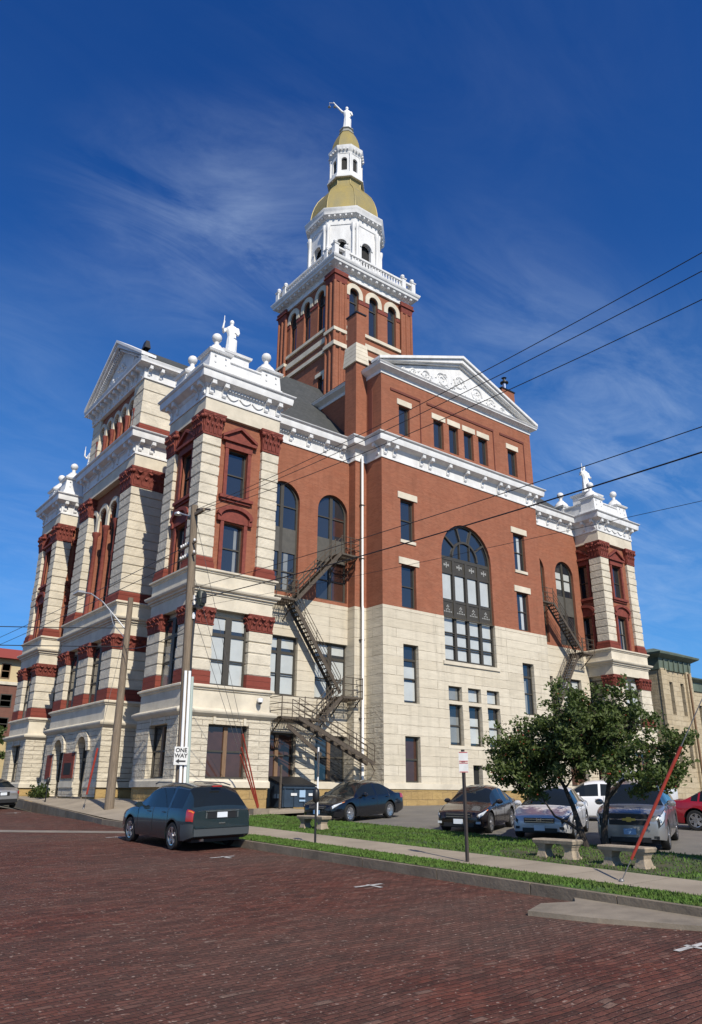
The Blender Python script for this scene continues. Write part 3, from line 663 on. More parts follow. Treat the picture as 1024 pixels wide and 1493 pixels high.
for k in range(4):
    b0 = a0+k*(a1-a0)/4+.17; b1 = b0+(a1-a0)/4-.36
    for z0, z1 in ((7.9, 10.5), (11.75, 13.38)): g.face((b0, wy+.253, z0), (b1, wy+.253, z0), (b1, wy+.253, z1), (b0, wy+.253, z1))
g.obj('pane', go)
g = MB().use(FRAME); g.box(a0+.13, a1-.13, wy+.20, wy+.245, 13.5, 14.4); g.box(a0+.13, a1-.13, wy+.20, wy+.245, 10.65, 11.6); g.use(mat('pale_ornament', (.26, .26, .245), .6))
for k in range(4):
    b = a0+(k+.5)*(a1-a0)/4
    g.box(b-.19, b+.19, wy+.185, wy+.202, 13.94, 14.02); g.box(b-.04, b+.04, wy+.180, wy+.202, 13.79, 14.17)
    for s_ in (-.19, .19): g.box(b+s_-.05, b+s_+.05, wy+.178, wy+.202, 13.90, 14.06)
    for n_, (dx, dz) in enumerate([(-.3, 0), (-.15, 0), (0, 0), (.15, 0), (.3, 0), (-.12, .13), (.12, .13), (0, .2), (-.07, .32), (.07, .32), (0, .4)]):
        g.box(b+dx-.045, b+dx+.045, wy+.182, wy+.202, 10.86+dz, 10.94+dz)
g.objs('ornament_panel', go)
sl = MB().use(SMOOTH); sl.box(33.2, 38.3, wy-.12, wy+.1, 7.50, 7.715); sl.box(33.35, 38.3, wy-.07, wy+.1, 2.55, 2.745); sl.objs('window_sill', CH)
# attic of the wing with pediment
at = MB().use(BRICK); ah = [(29.94, 30.9, 22.1, 24.25), (33.10, 34.05, 22.1, 24.22), (34.58, 35.5, 22.1, 24.22), (36.06, 37.02, 22.1, 24.22), (37.55, 38.5, 22.1, 24.22), (40.7, 41.7, 22.1, 24.2)]
panel(at, 'Y', 33.40, 28.43, 43.45, 21.45, 26.12, ah, .30); panel(at, 'X', 28.43, 33.40, 43.0, 21.45, 26.12); at.box(43.0, 43.45, 33.9, 43.0, 21.45, 26.12)
at.use(mat('dark_red_brick', (.13, .035, .022), .85))
for a0, a1, zt in ((29.2, 31.9, 25.25), (32.5, 39.2, 25.25), (39.9, 42.6, 25.25)):     # corbelled panel edges
    at.box(a0, a1, 33.34, 33.41, zt-.16, zt); at.box(a1-.06, a1, 33.345, 33.41, 21.6, zt-.16)
at.box(28.39, 28.44, 34.3, 34.65, 21.6, 25.2)
at.obj('attic_wall', CH)
for a0, a1, z0, z1 in ah:
    window('Y', 33.40, a0, a1, z0, z1, 0, .20, (), [], .09)
    l = MB().use(SMOOTH); abox(l, 'Y', 33.40, a0-.16, a1+.18, -.05, .05, z1+.003, z1+.40); l.obj('attic_lintel', CH)
def pediment(ax, p, a0, a1, z0, zt, zap, back, out=.5, name='pediment', tall=False, extra=None):
    """horizontal cornice, tympanum, raking cornices; back = how far the gable roof runs"""
    m = MB().use(WHITE); c = (a0+a1)/2
    pr = [(0, z0), (.05, z0), (.05, z0+.22), (.10, z0+.26), (out-.08, z0+.42), (out-.08, zt-.12), (out, zt-.02), (out, zt), (0, zt+.05)]
    if tall: pr = [(-.9, z0), (.05, z0), (.05, z0+.62*(zt-z0)), (.10, z0+.66*(zt-z0)), (out-.06, z0+.74*(zt-z0)), (out-.06, zt-.10), (out, zt-.02), (out, zt), (0, zt+.05)]
    if ax == 'Y': path = [(a0, p+back), (a0, p), (a1, p), (a1, p+back)]
    else: path = [(p+back, a1), (p, a1), (p, a0), (p+back, a0)]; path = [(p+back, a1), (p, a1), (p, a0), (p+back, a0)]
    m.sweep(path, pr, closed=False)
    aprism(m, ax, p, [(a0, zt), (a1, zt), (c, zap-.45)], .05, .35)          # tympanum
    L = (zap-zt)/((a1-a0)/2+out)
    for sg in (-1, 1):
        e = c+sg*((a1-a0)/2+out)
        for t0, t1, o0 in ((0, .20, -out), (-.34, 0.003, -out+.14), (-.50, -.335, -.14)):
            aprism(m, ax, p, [(e, zt+t0+.10 if t0 >= 0 else zt+.02), (e, zt+t1+.10 if t0 >= 0 else zt+.06), (c, zap+t1), (c, zap+t0)], o0, .4)
    if extra: extra(m)
    o = m.obj(name, CH)
    r = MB().use(SLATE)
    for sg in (-1, 1):
        e = c+sg*((a1-a0)/2+out-.10)
        pts = [PT(ax, p, e, .36, zt+.07), PT(ax, p, c, .36, zap+.10), PT(ax, p, c, back, zap+.10), PT(ax, p, e, back, zt+.07)]; r.prism(pts, (0, 0, .07))
    r.obj('gable_roof', CH); return o
po = pediment('Y', 33.40, 28.43, 43.45, 26.12, 26.72, 29.85, 10.0)
sc = MB().use(WHITE)
def spiral(mb, ax, p, a, z, r, sg=1, turns=1.6, th=.055):
    pts = []
    for k in range(28):
        t = k/27; an = sg*turns*2*math.pi*t+(0 if sg > 0 else math.pi); q = r*(1-.82*t)
        pts.append(PT(ax, p, a+q*math.cos(an), -.03, z+q*math.sin(an)))
    mb.tube(pts, [th*(1.1-.5*k/27) for k in range(28)], 6)
for dx, r, z in ((0, .62, 27.95), (1.75, .62, 27.62), (-1.75, .62, 27.62), (3.3, .46, 27.38), (-3.3, .46, 27.38), (4.5, .34, 27.2), (-4.5, .34, 27.2), (5.4, .22, 27.06), (-5.4, .22, 27.06)):
    spiral(sc, 'Y', 33.45, CX+dx, z, r, 1 if dx >= 0 else -1)
    for k in range(4): spiral(sc, 'Y', 33.46, CX+dx+random.uniform(-.7, .7)*r*1.3, z+random.uniform(-.9, .9)*r*.8, r*.35, random.choice((-1, 1)), 1.0, .04)
for k in range(40):
    t = random.uniform(-5.6, 5.6); zz = 26.9+random.uniform(0, max(.05, (1-abs(t)/6.6)*1.7)); sc.ball((CX+t, 33.44, zz), random.uniform(.05, .11), 6)
sc.obj('pediment_relief', po)
# chimneys on the wing
def chimney(x0, x1, y0, y1, zt, stone=True):
    m = MB().use(BRICK); m.box(x0, x1, y0, y1, 21.4, 27.3); m.box(x0+.08, x1-.05, y0+.08, y1-.05, 28.85, zt)
    m.use(PIER); m.use(SMOOTH)
    for k in range(5): m.frustum(x0, x1, y0, y1, 27.3+k*.31, 27.3+k*.31+.29, .12-.02*k, .10-.02*k)
    m.use(BRICK); m.box(x0+.02, x1-.02, y0+.02, y1-.02, 27.3, 28.85)
    m.use(BLACK); m.box(x0+.02, x1+.02, y0+.02, y1+.02, zt, zt+.10)
    return m.obj('chimney', CH)
chimney(27.52, 28.42, 34.9, 36.1, 31.3); ch2 = chimney(42.55, 44.15, 35.0, 36.2, 30.75)
m = MB().use(CHROME); m.lathe((43.35, 35.4, 0), [(.17, 30.8), (.17, 31.6)], 12); m.use(BLACK); m.lathe((43.35, 35.4, 0), [(.34, 31.58), (.34, 31.65), (.1, 31.82), (.1, 32.0), (.22, 32.05), (.001, 32.1)], 12); m.obj('flue_cap', ch2)
# attic of the entrance bay with pediment (street side)
y0, y1 = BAY; c = CY
m = MB(); m.use(PIER)
for a in (y0, y1-1.55): courses(m, 16.1, 18.15, a, a+1.55, 22.15, 25.46, .75)
m.use(REDBASE)
for a in (y0, y1-1.55): m.box(16.04, 18.2, a-.05, a+1.6, 21.45, 22.16)
m.use(BRICK); ba = [(c-2.62+k*1.31-.46, c-2.62+k*1.31+.46, 21.5, 24.65, .46) for k in range(5)]
panel(m, 'X', 16.25, y0+.1, y1-.1, 21.45, 25.45, ba, .4); m.box(17.3, 25.0, y0+.25, y1-.25, 21.45, 25.45); m.obj('bay_attic_wall', CH)
m = MB().use(SMOOTH)
for k in range(5):
    a = c-2.62+k*1.31; i, q = arcpts(a-.46, a+.46, 24.19, .46, 10), arcpts(a-.65, a+.65, 24.19, .72, 10)
    for j in range(10): aprism(m, 'X', 16.25, [i[j], i[j+1], q[j+1], q[j]], -.12, .10)
for k in range(6): abox(m, 'X', 16.25, c-3.275+k*1.31-.19, c-3.275+k*1.31+.19, -.13, .02, 23.7, 24.195)
m.obj('attic_arches', CH)
for k in range(5): window('X', 16.25, ba[k][0], ba[k][1], 21.5, 24.65, .46, .25, (), [(23.2, .06)], .07)
for k in range(6):
    m = MB().use(REDSTONE); m.lathe((16.20, c-3.275+k*1.31, 0), [(.16, 21.5), (.13, 21.7), (.13, 23.3), (.2, 23.6), (.2, 23.71)], 8); m.obj('attic_colonnette', CH)
def bay_trim(m):
    brk_run('X', 16.02, [y0+.3+k*.79 for k in range(12)], 25.60, 26.24, .2, .46, m); brk_run('Y', y0-.05, [16.3, 17.1, 18.3, 19.5], 25.60, 26.24, .2, .46, m)
    for k in range(34):
        t = k/33
        for q in (c-5.0*(1-t), c+5.0*(1-t)): m.box(15.72, 15.95, q-.05, q+.05, 26.60+3.05*t-.02, 26.60+3.05*t+.10)
bp = pediment('X', 16.05, y0-.05, y1+.05, 25.42, 26.62, 30.2, 9.0, out=.62, tall=True, extra=bay_trim)
m = MB().use(WHITE); m.box(16.06, 16.12, c-2.2, c+2.2, 26.68, 28.2)
for k in range(60):
    t = random.uniform(-1.9, 1.9); m.ball((16.04, c+t, 26.8+random.uniform(0, 1.0)*max(.1, 2.2*(1-abs(t)/2.1))), random.uniform(.07, .19), 6)
m.obj('pediment_relief', bp)
# ---- roof and parapets
m = MB().use(SLATE); m.frustum(18.9, LX-.1, 35.65, LY-.1, 21.5, 31.3, 0, -9.6); m.obj('hip_roof', CH)
def parapet(x0, x1, y0, y1):
    m = MB().use(WHITE); b = .55
    m.sweep(rect(x0+.15, x1-.15, y0+.15, y1-.15), [(.30, 21.5), (.30, 21.66), (.12, 21.72), (.12, 22.0), (.05, 22.02), (.05, 22.25), (-.02, 22.27), (-.02, 22.62), (.06, 22.66), (.06, 22.74), (-.4, 22.76)])
    m.box(x0+.5, x1-.5, y0+.5, y1-.5, 21.5, 22.5)
    xc, yc = (x0+x1)/2, (y0+y1)/2
    m.box(xc-.85, xc+.85, yc-.85, yc+.85, 22.5, 24.05); m.frustum(xc-.85, xc+.85, yc-.85, yc+.85, 24.05, 24.2, .12, .16)
    o = m.obj('parapet', CH)
    for a in (x0+.70, x1-.70):
        for b_ in (y0+.70, y1-.70):
            f = MB().use(WHITE); h = .72
            f.frustum(a-h, a+h, b_-h, b_+h, 21.55, 21.95, .10, .02); f.frustum(a-.62, a+.62, b_-.62, b_+.62, 21.95, 22.95, .06, -.02)
            for k in range(2):
                for s_ in (-.32, .32): f.box(a+s_-.05, a+s_+.05, b_-.70, b_+.70, 22.3+.4*k, 22.38+.4*k)
            f.frustum(a-.62, a+.62, b_-.62, b_+.62, 22.95, 23.06, .10, .16); f.frustum(a-.62, a+.62, b_-.62, b_+.62, 23.06, 23.12, .16, .10)
            f.lathe((a, b_, 0), [(.60, 23.1), (.62, 23.2), (.52, 23.42), (.34, 23.62), (.28, 23.66), (.28, 23.72), (.15, 23.78), (.13, 24.0), (.19, 24.05)], 16)
            f.ball((a, b_, 24.28), .29, 14); f.obj('finial', o)
    return xc, yc
for T in (T1, T2, T3): parapet(*T)

# ---- tower
tw = 4.12
TF = [('Y', CY-tw, CX), ('X', CX-tw, CY)]
m = MB().use(BRICK)
hol = lambda c: [(c-2.13*k-.50, c-2.13*k+.50, 36.8, 40.9, .50) for k in (-1, 0, 1)]
low = [(CY-2.55, CY-1.75, 30.5, 32.6)]
for ax, p, c in TF: panel(m, ax, p, c-tw, c+tw, 21.5, 41.75, hol(c)+([(CY-2.6, CY-1.8, 30.6, 32.4)] if ax == 'X' else []), .35)
m.box(CX+tw-.4, CX+tw, CY-tw+.5, CY+tw, 21.5, 41.75); m.box(CX-tw+.5, CX+tw-.4, CY+tw-.4, CY+tw, 21.5, 41.75)
TWO = m.obj('tower_wall', CH)
for sx in (-1, 1):
    for sy in (-1, 1):
        if sx == 1 and sy == 1: continue
        q = MB().use(BRICK); ex, ey = CX+sx*(tw-.38), CY+sy*(tw-.38)
        q.box(ex-.56, ex+.56, ey-.56, ey+.56, 21.5, 40.7)
        for dx, dy in ((-.56, -.56), (.56, -.56), (-.56, .56), (0, -.56), (-.56, 0)): q.lathe((ex+dx*1.0, ey+dy*1.0, 0), [(.13, 21.5), (.13, 40.7)], 8)
        q.use(REDSTONE); q.frustum(ex-.5, ex+.5, ey-.5, ey+.5, 40.7, 41.75, .12, .26); q.frustum(ex-.5, ex+.5, ey-.5, ey+.5, 41.3, 41.4, .3, .3)
        q.obj('tower_pilaster', CH)
        q = MB().use(SMOOTH)
        for z0, z1, o in ((34.3, 34.62, .20), (34.62, 34.74, .13), (35.75, 36.05, .16)): q.box(ex-.56-o, ex+.56+o, ey-.56-o, ey+.56+o, z0, z1)
        q.objs('tower_band', CH)
for ax, p, c in TF:
    q = MB().use(SMOOTH)
    for z0, z1, o in ((36.45, 36.72, .16), (36.72, 36.8, .10), (35.35, 35.85, .12), (34.3, 34.62, .20), (34.62, 34.74, .12)): abox(q, ax, p, c-tw+.8, c+tw-.8, -o, .1, z0, z1)
    for k in (-1, 0, 1):
        a = c-2.13*k; i, o = arcpts(a-.50, a+.50, 40.4, .50, 12), arcpts(a-.92, a+.92, 40.4, .95, 12)
        for j in range(12): aprism(q, ax, p, [i[j], i[j+1], o[j+1], o[j]], -.10, .05)
        for s_ in (-1, 1): abox(q, ax, p, a+s_*.71-.21, a+s_*.71+.21, -.10, .03, 40.0, 40.395)
    q.objs('tower_arch', CH)
    q = MB().use(REDSTONE)
    for k in (-2, -1, 0, 1):
        a = c-2.13*(k+.5); abox(q, ax, p, a-.58 if abs(k+.5) < 1 else a-.5, a+.58 if abs(k+.5) < 1 else a+.5, -.055, .02, 39.62, 40.02)
    q.objs('impost_band', CH)
    for h in hol(c): window(ax, p, *h[:4], .50, .22, (), [(39.6, .10)], .09)
window('X', CX-tw, CY-2.6, CY-1.8, 30.6, 32.4, 0, .2, (), [], .08)
q = MB().use(SMOOTH); abox(q, 'X', CX-tw, CY-2.85, CY-1.55, -.10, .02, 32.403, 32.75); abox(q, 'X', CX-tw, CY-2.85, CY-2.6, -.08, .02, 31.9, 32.403); q.obj('tower_lintel', CH)
m = MB().use(WHITE); TR = rect(CX-tw-.05, CX+tw+.05, CY-tw-.05, CY+tw+.05)
m.sweep(TR, [(-.3, 41.55), (.12, 41.55), (.12, 41.80), (.06, 41.83), (.06, 42.1), (.20, 42.16), (.62, 42.42), (.66, 42.62), (.72, 42.66), (.80, 42.85), (.80, 42.92), (.5, 42.98), (-1, 42.99)])
for ax, p, c in TF:
    for k in range(13):
        a = c-4.05+k*8.1/12; bracket(m, ax, p, a, 41.82, 42.42, .22, .58)
m.face(*[(x, y, 42.97) for x, y in TR]); m.obj('tower_cornice', CH)
bo = MB().use(WHITE); hb = tw+.45
for o0, z0, z1 in ((.16, 42.95, 43.2), (.13, 43.92, 44.1)):
    for a, b, c_, d_ in ((CX-hb, CX+hb, CY-hb, CY-hb+.3), (CX-hb, CX+hb, CY+hb-.3, CY+hb), (CX-hb, CX-hb+.3, CY-hb+.3, CY+hb-.3), (CX+hb-.3, CX+hb, CY-hb+.3, CY+hb-.3)): bo.box(a, b, c_, d_, z0, z1)
bob = bo.obj('balustrade', CH)
bl = MB().use(WHITE)
for k in range(21):
    t = -hb+1.35+k*(2*hb-2.7)/20
    for P in ((CX+t, CY-hb+.15), (CX-hb+.15, CY+t), (CX+t, CY+hb-.15), (CX+hb-.15, CY+t)):
        bl.lathe((P[0], P[1], 43.2), [(.09, 0), (.06, .08), (.12, .25), (.06, .52), (.09, .62), (.09, .72)], 6)
bl.objs('baluster', bob, .01)
for sx in (-1, 1):
    for sy in (-1, 1):
        for ox, oy in ((0, 0), (1.15, 0), (0, 1.15)):
            q = MB().use(WHITE); x, y = CX+sx*(hb-.15-ox), CY+sy*(hb-.15-oy)
            q.box(x-.22, x+.22, y-.22, y+.22, 42.95, 44.2); q.frustum(x-.22, x+.22, y-.22, y+.22, 44.2, 44.3, .05, .07)
            q.lathe((x, y, 44.3), [(.18, 0), (.08, .08), (.10, .14)], 10); q.ball((x, y, 44.58), .20, 10); q.obj('balustrade_post', bob)
# octagonal drum, dome, lantern
A8 = math.pi/8
def octa(r): return [(CX+r*math.cos(A8+k*math.pi/4), CY+r*math.sin(A8+k*math.pi/4)) for k in range(8)]
def octawall(mb, r, z0, z1, hw, hz0, hz1, depth=.3):
    pts = octa(r)
    for k in range(8):
        a, b = Vector((*pts[k], 0)), Vector((*pts[(k+1) % 8], 0)); t = (b-a).normalized(); L = (b-a).length; n = Vector((t.y, -t.x, 0))
        def q(u, z, d=0): return a+t*u-n*d+Vector((0, 0, z))
        c = L/2; arc = arcpts(c-hw, c+hw, hz1-hw, hw, 12)
        mb.face(q(0, z0), q(c-hw, z0), q(c-hw, z1), q(0, z1)); mb.face(q(c+hw, z0), q(L, z0), q(L, z1), q(c+hw, z1))
        mb.face(q(c-hw, z0), q(c+hw, z0), q(c+hw, hz0), q(c-hw, hz0))
        for (u0, v0), (u1, v1) in zip(arc, arc[1:]): mb.face(q(u0, v0), q(u1, v1), q(u1, z1), q(u0, z1))
        loop = [(c-hw, hz0)]+arc+[(c+hw, hz0)]
        for (u0, v0), (u1, v1) in zip(loop, loop[1:]): mb.face(q(u0, v0), q(u1, v1), q(u1, v1, depth), q(u0, v0, depth))
        mb.face(q(c+hw, hz0), q(c-hw, hz0), q(c-hw, hz0, depth), q(c+hw, hz0, depth))
def octasweep(mb, r, prof): mb.sweep(octa(r), prof)
m = MB().use(WHITE); octawall(m, 3.44, 43.0, 49.5, .55, 44.3, 47.3)
octasweep(m, 3.44, [(0, 48.95), (.06, 48.98), (.06, 49.2), (.02, 49.22), (.02, 49.7), (.10, 49.74), (.42, 49.95), (.46, 50.35), (.54, 50.5), (.54, 50.6), (-.4, 50.75)])
for k in range(8):
    x, y = octa(3.46)[k]; an = A8+k*math.pi/4
    for s_ in (-.30, .30):
        m.lathe((x-math.sin(an)*s_*.6+math.cos(an)*.02, y+math.cos(an)*s_*.6+math.sin(an)*.02, 0), [(.20, 43.0), (.20, 43.5), (.15, 43.6), (.14, 48.3), (.17, 48.4), (.22, 48.75), (.22, 48.93)], 8)
    a, b = Vector(octa(3.46)[k]), Vector(octa(3.46)[(k+1) % 8]); t = (b-a).normalized(); n = Vector((t.y, -t.x)); mid = (a+b)/2
    for j in range(-2, 3):
        p_ = mid+t*j*.52; q_ = p_+n*.36
        m.bar((p_.x, p_.y, 49.84), (q_.x, q_.y, 49.84), .14, .2)
    arc = arcpts(-.74, .74, 46.75, .74, 12); arc2 = arcpts(-.57, .57, 46.75, .57, 12)
    for j in range(12):
        qd = [mid+t*u for u, _ in (arc[j], arc[j+1], arc2[j+1], arc2[j])]; zz = [arc[j][1], arc[j+1][1], arc2[j+1][1], arc2[j][1]]
        m.prism([(v.x, v.y, z) for v, z in zip(qd, zz)], (n.x*.07, n.y*.07, 0))
m.obj('drum', CH)
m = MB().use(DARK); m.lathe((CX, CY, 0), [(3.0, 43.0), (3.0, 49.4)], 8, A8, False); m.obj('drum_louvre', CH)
m = MB().use(GOLD)
DP = [(3.62, 50.66), (3.62, 50.78), (3.48, 50.84), (3.46, 51.1), (3.42, 51.6), (3.30, 52.3), (3.10, 53.0), (2.80, 53.7), (2.36, 54.35), (1.98, 54.8), (1.70, 55.15), (1.60, 55.5), (1.60, 55.9), (1.70, 56.15)]
rows = [[(CX+r*math.cos(A8+k*math.pi/4), CY+r*math.sin(A8+k*math.pi/4), z) for k in range(8)] for r, z in DP]
m.grid(rows, True); dm = m.obj('dome', CH)
m = MB().use(GOLD)
for k in range(8): m.tube([(CX+r*math.cos(A8+k*math.pi/4), CY+r*math.sin(A8+k*math.pi/4), z) for r, z in DP[2:]], .055, 6)
m.objs('dome_rib', dm)
m = MB().use(WHITE); octasweep(m, 1.60, [(0, 56.1), (.30, 56.1), (.30, 56.25), (.20, 56.3), (.16, 56.75), (.10, 56.8), (0, 56.85)])
octawall(m, 1.58, 56.4, 59.5, .28, 57.15, 58.75, .2)
octasweep(m, 1.58, [(0, 59.2), (.04, 59.22), (.04, 59.4), (.08, 59.45), (.22, 59.75), (.25, 59.95), (.27, 60.1), (-.2, 60.3)])
for k in range(8):
    x, y = octa(1.58)[k]; m.lathe((x, y, 0), [(.15, 56.7), (.12, 56.9), (.11, 58.9), (.15, 59.1)], 8)
    a, b = Vector(octa(1.58)[k]), Vector(octa(1.58)[(k+1) % 8]); t = (b-a).normalized(); n = Vector((t.y, -t.x)); mid = (a+b)/2
    for j in range(-1, 2): p_ = mid+t*j*.36; q_ = p_+n*.30; m.bar((p_.x, p_.y, 59.62), (q_.x, q_.y, 59.62), .12, .16)
m.obj('lantern', CH)
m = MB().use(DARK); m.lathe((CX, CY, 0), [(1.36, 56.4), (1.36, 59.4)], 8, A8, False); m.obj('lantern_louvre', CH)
m = MB().use(GOLD); DP2 = [(1.54, 60.2), (1.52, 60.3), (1.50, 60.7), (1.42, 61.2), (1.27, 61.75), (1.06, 62.3), (.84, 62.75), (.70, 63.0)]
m.grid([[(CX+r*math.cos(A8+k*math.pi/4), CY+r*math.sin(A8+k*math.pi/4), z) for k in range(8)] for r, z in DP2], True); m.obj('lantern_dome', CH)
m = MB().use(mat('grey_lead', (.30, .30, .27), .6, var=.3)); m.lathe((CX, CY, 0), [(.80, 62.95), (.80, 63.08), (.66, 63.14), (.66, 63.4), (.76, 63.46), (.76, 63.55), (.001, 63.58)], 8, A8, False); m.obj('statue_pedestal', CH)
# downpipes and wall fittings
m = MB().use(PIPE); m.tube([(28.0, 34.82, 20.4), (28.0, 34.80, 10.6), (28.0, 34.74, 10.4), (28.0, 34.74, -.6)], .085, 10)
m.use(IRON); m.tube([(27.86, 34.80, 20.2), (27.86, 34.72, 10.5), (27.86, 34.72, -.6)], .03, 6)
for z in (17, 13.5, 8.5, 4): m.box(27.8, 28.14, 34.70, 34.86, z, z+.05)
m.obj('downpipe', CH)
# ---------------------------------------------------------------- ground, street, kerbs, grass
def sheet(name, poly_or_rect, h, m, step=2.0, fn=ground, kind='structure', label=None):
    x0, x1, y0, y1 = poly_or_rect; nx = max(1, int((x1-x0)/step)); ny = max(1, int((y1-y0)/step)); mb = MB().use(m); mb.smooth = True
    mb.grid([[(x0+(x1-x0)*i/nx, y0+(y1-y0)*j/ny, fn(x0+(x1-x0)*i/nx, y0+(y1-y0)*j/ny)+h) for i in range(nx+1)] for j in range(ny+1)])
    return mb.obj(name, None, label, None, None, kind)
def far(x, y): return min(soft(x, y), -.5) if x > 12.3 else max(min(ground(x, y), .15), -4)
# street paving bricks
m = bpy.data.materials.new('street_brick'); m.use_nodes = True; t = N(m.node_tree); b = t.n['Principled BSDF']
o = t.new('ShaderNodeTexCoord').outputs['Object']
wob = t.noise(o, .6, 3); sx_ = t.new('ShaderNodeSeparateXYZ'); t.l.new(o, sx_.inputs[0])
yy = t.math('DIVIDE', t.math('ADD', sx_.outputs[1], t.math('MULTIPLY', wob, .30)), .100); row = t.math('FLOOR', yy)
xx = t.math('ADD', t.math('DIVIDE', sx_.outputs[0], .21), t.math('MULTIPLY', t.math('MODULO', row, 2.0), .5)); col_ = t.math('FLOOR', xx)
idv = t.new('ShaderNodeCombineXYZ'); t.l.new(col_, idv.inputs[0]); t.l.new(row, idv.inputs[1])
wn = t.new('ShaderNodeTexWhiteNoise', noise_dimensions='2D'); t.l.new(idv.outputs[0], wn.inputs['Vector']); rnd_ = wn.outputs['Value']
fx = t.math('FRACT', xx); fy = t.math('FRACT', yy)
jx = t.math('MULTIPLY', t.math('MINIMUM', fx, t.math('SUBTRACT', 1.0, fx)), .21); jy = t.math('MULTIPLY', t.math('MINIMUM', fy, t.math('SUBTRACT', 1.0, fy)), .100)
jd = t.math('MINIMUM', jx, jy); n1 = t.noise(o, .28, 6, .65); n2 = t.noise(o, 2.2, 5, .65); n3 = t.noise(o, 26.0, 3, .6)
joint = t.ramp(t.math('ADD', jd, t.math('MULTIPLY', n3, .008)), [(.008, 1), (.019, 0)])
c = t.ramp(rnd_, [(0, (.070, .027, .020)), (.30, (.100, .034, .025)), (.65, (.125, .041, .028)), (.94, (.150, .052, .037)), (.985, (.155, .078, .058)), (1, (.21, .135, .105))])
c = t.mix(t.ramp(n1, [(.38, 0), (.66, .50)]), c, (.100, .066, .053)); c = t.mix(t.ramp(n2, [(.46, 0), (.74, .6)]), c, (.040, .020, .017))
sm1 = t.noise(t.mapping(o, (.55, 2.6, 1)), 1.0, 6, .7); sm2 = t.noise(t.mapping(o, (1.1, 5.2, 1), (3, 7, 0)), 1.0, 5, .7); sm3 = t.noise(t.mapping(o, (.10, .16, 1), (1, 2, 0)), 1.0, 3, .5)
c = t.mix(t.ramp(sm1, [(.44, 0), (.64, .50)]), c, (.040, .025, .022)); c = t.mix(t.ramp(sm2, [(.50, 0), (.66, .62)]), c, (.165, .080, .060)); c = t.mix(t.ramp(sm3, [(.45, 0), (.65, .30)]), c, (.115, .088, .070))
spk = t.noise(o, 15.0, 2, .5); c = t.mix(t.ramp(spk, [(.655, 0), (.70, .8)]), c, (.30, .22, .18))
c = t.mix(t.math('MULTIPLY', joint, .40), c, (.060, .044, .034)); c = t.mix(t.ramp(n3, [(.68, 0), (.78, .5)]), c, (.22, .16, .13)); t.l.new(c, b.inputs['Base Color'])
b.inputs['Roughness'].default_value = .8; b.inputs['Specular IOR Level'].default_value = .12
bp = t.new('ShaderNodeBump'); bp.inputs['Strength'].default_value = .9; bp.inputs['Distance'].default_value = .03
hh = t.math('ADD', t.math('MULTIPLY', joint, -.5), t.math('ADD', t.math('MULTIPLY', n3, .6), t.math('ADD', t.math('MULTIPLY', n2, .9), t.math('MULTIPLY', rnd_, .8)))); t.l.new(hh, bp.inputs['Height']); t.l.new(bp.outputs[0], b.inputs['Normal'])
ROADM = m
ASPH = mat('parking_asphalt', (.125, .115, .10), .9, var=.3, vscale=.8, bump=.25, bscale=40, col2=(.17, .155, .13))
SIDEW = mat('sidewalk_concrete', (.33, .275, .205), .9, var=.28, vscale=.7, bump=.2, bscale=28)
GRASSM = mat('grass_soil', (.055, .110, .020), .9, vscale=1.3, col2=(.050, .066, .022), bump=.6, bscale=30)
EARTH = mat('distant_ground', (.13, .12, .09), .95, var=.3, vscale=.05)
mb = MB().use(EARTH); mb.smooth = True
xs = [-900, -300, -120, -60, -30, -10, 0, 6, 12, 20, 40, 70, 120, 250, 600, 900]; ys = [-900, -300, -100, -40, -10, 0, 10, 20, 30, 40, 60, 90, 140, 250, 500, 900]
mb.grid([[(x, y, far(x, y)-.12-(.25 if x < 12.5 else 0)) for x in xs] for y in ys]); mb.obj('ground', kind='structure')
sheet('road', (-45, 12.32, -30, 92), 0, ROADM, 2.0)
sheet('parking_lot', (18.6, 60, -10, 33.4), .03, ASPH, 1.5, soft); 
def kerb(path, wd=.17, h=.19, name='kerb', below=.3):
    mb = MB().use(CURB); path = [Vector((*p, 0)) for p in path]
    L = 0; i = 0
    # split in stones about 2.4 m long with open joints
    pts = [path[0]]
    for a, b_ in zip(path, path[1:]):
        n = max(1, round((b_-a).length/2.4))
        for k in range(1, n+1): pts.append(a.lerp(b_, k/n))
    for a, b_ in zip(pts, pts[1:]):
        d = (b_-a).normalized(); n = Vector((d.y, -d.x, 0))      # outward (towards +x when heading -y... street side handled by caller)
        a2, b2 = a+d*.012, b_-d*.012
        q = []
        for p in (a2, b2):
            g = ground(p.x, p.y)
            q.append([(p.x, p.y, g-below), (p.x, p.y, g+h-.03), (p.x+n.x*.03, p.y+n.y*.03, g+h), (p.x+n.x*wd, p.y+n.y*wd, g+h), (p.x+n.x*wd, p.y+n.y*wd, g-below)])
        mb.grid(q); mb.face(*q[0]); mb.face(*q[1][::-1])
    return mb.obj(name, kind='structure')
kerb([(12.3, 31.3), (12.32, 20), (12.36, 10.2), (12.42, 6.6), (12.5, -20)])
kerb([(14.9, 56), (14.8, 53.5), (13.9, 44.5), (12.9, 36.0), (12.45, 32.6), (12.3, 31.3)])
kerb([(15.5, 92), (14.9, 56)])
sheet('grass_verge', (12.48, 13.42, -20, 22.3), .17, GRASSM, 1.0)
sheet('grass_lawn', (15.0, 18.9, -20, 29.7), .175, GRASSM, 1.0)
mb = MB().use(SIDEW)
y = 30.0
while y > -20:          # slabs with joints
    a, b_ = y-1.5+.012, y
    mb.face(*[(x, q, ground(x, q)+.18) for x, q in ((13.42, a), (15.0, a), (15.0, b_), (13.42, b_))]); y -= 1.5
mb.obj('sidewalk', kind='structure')
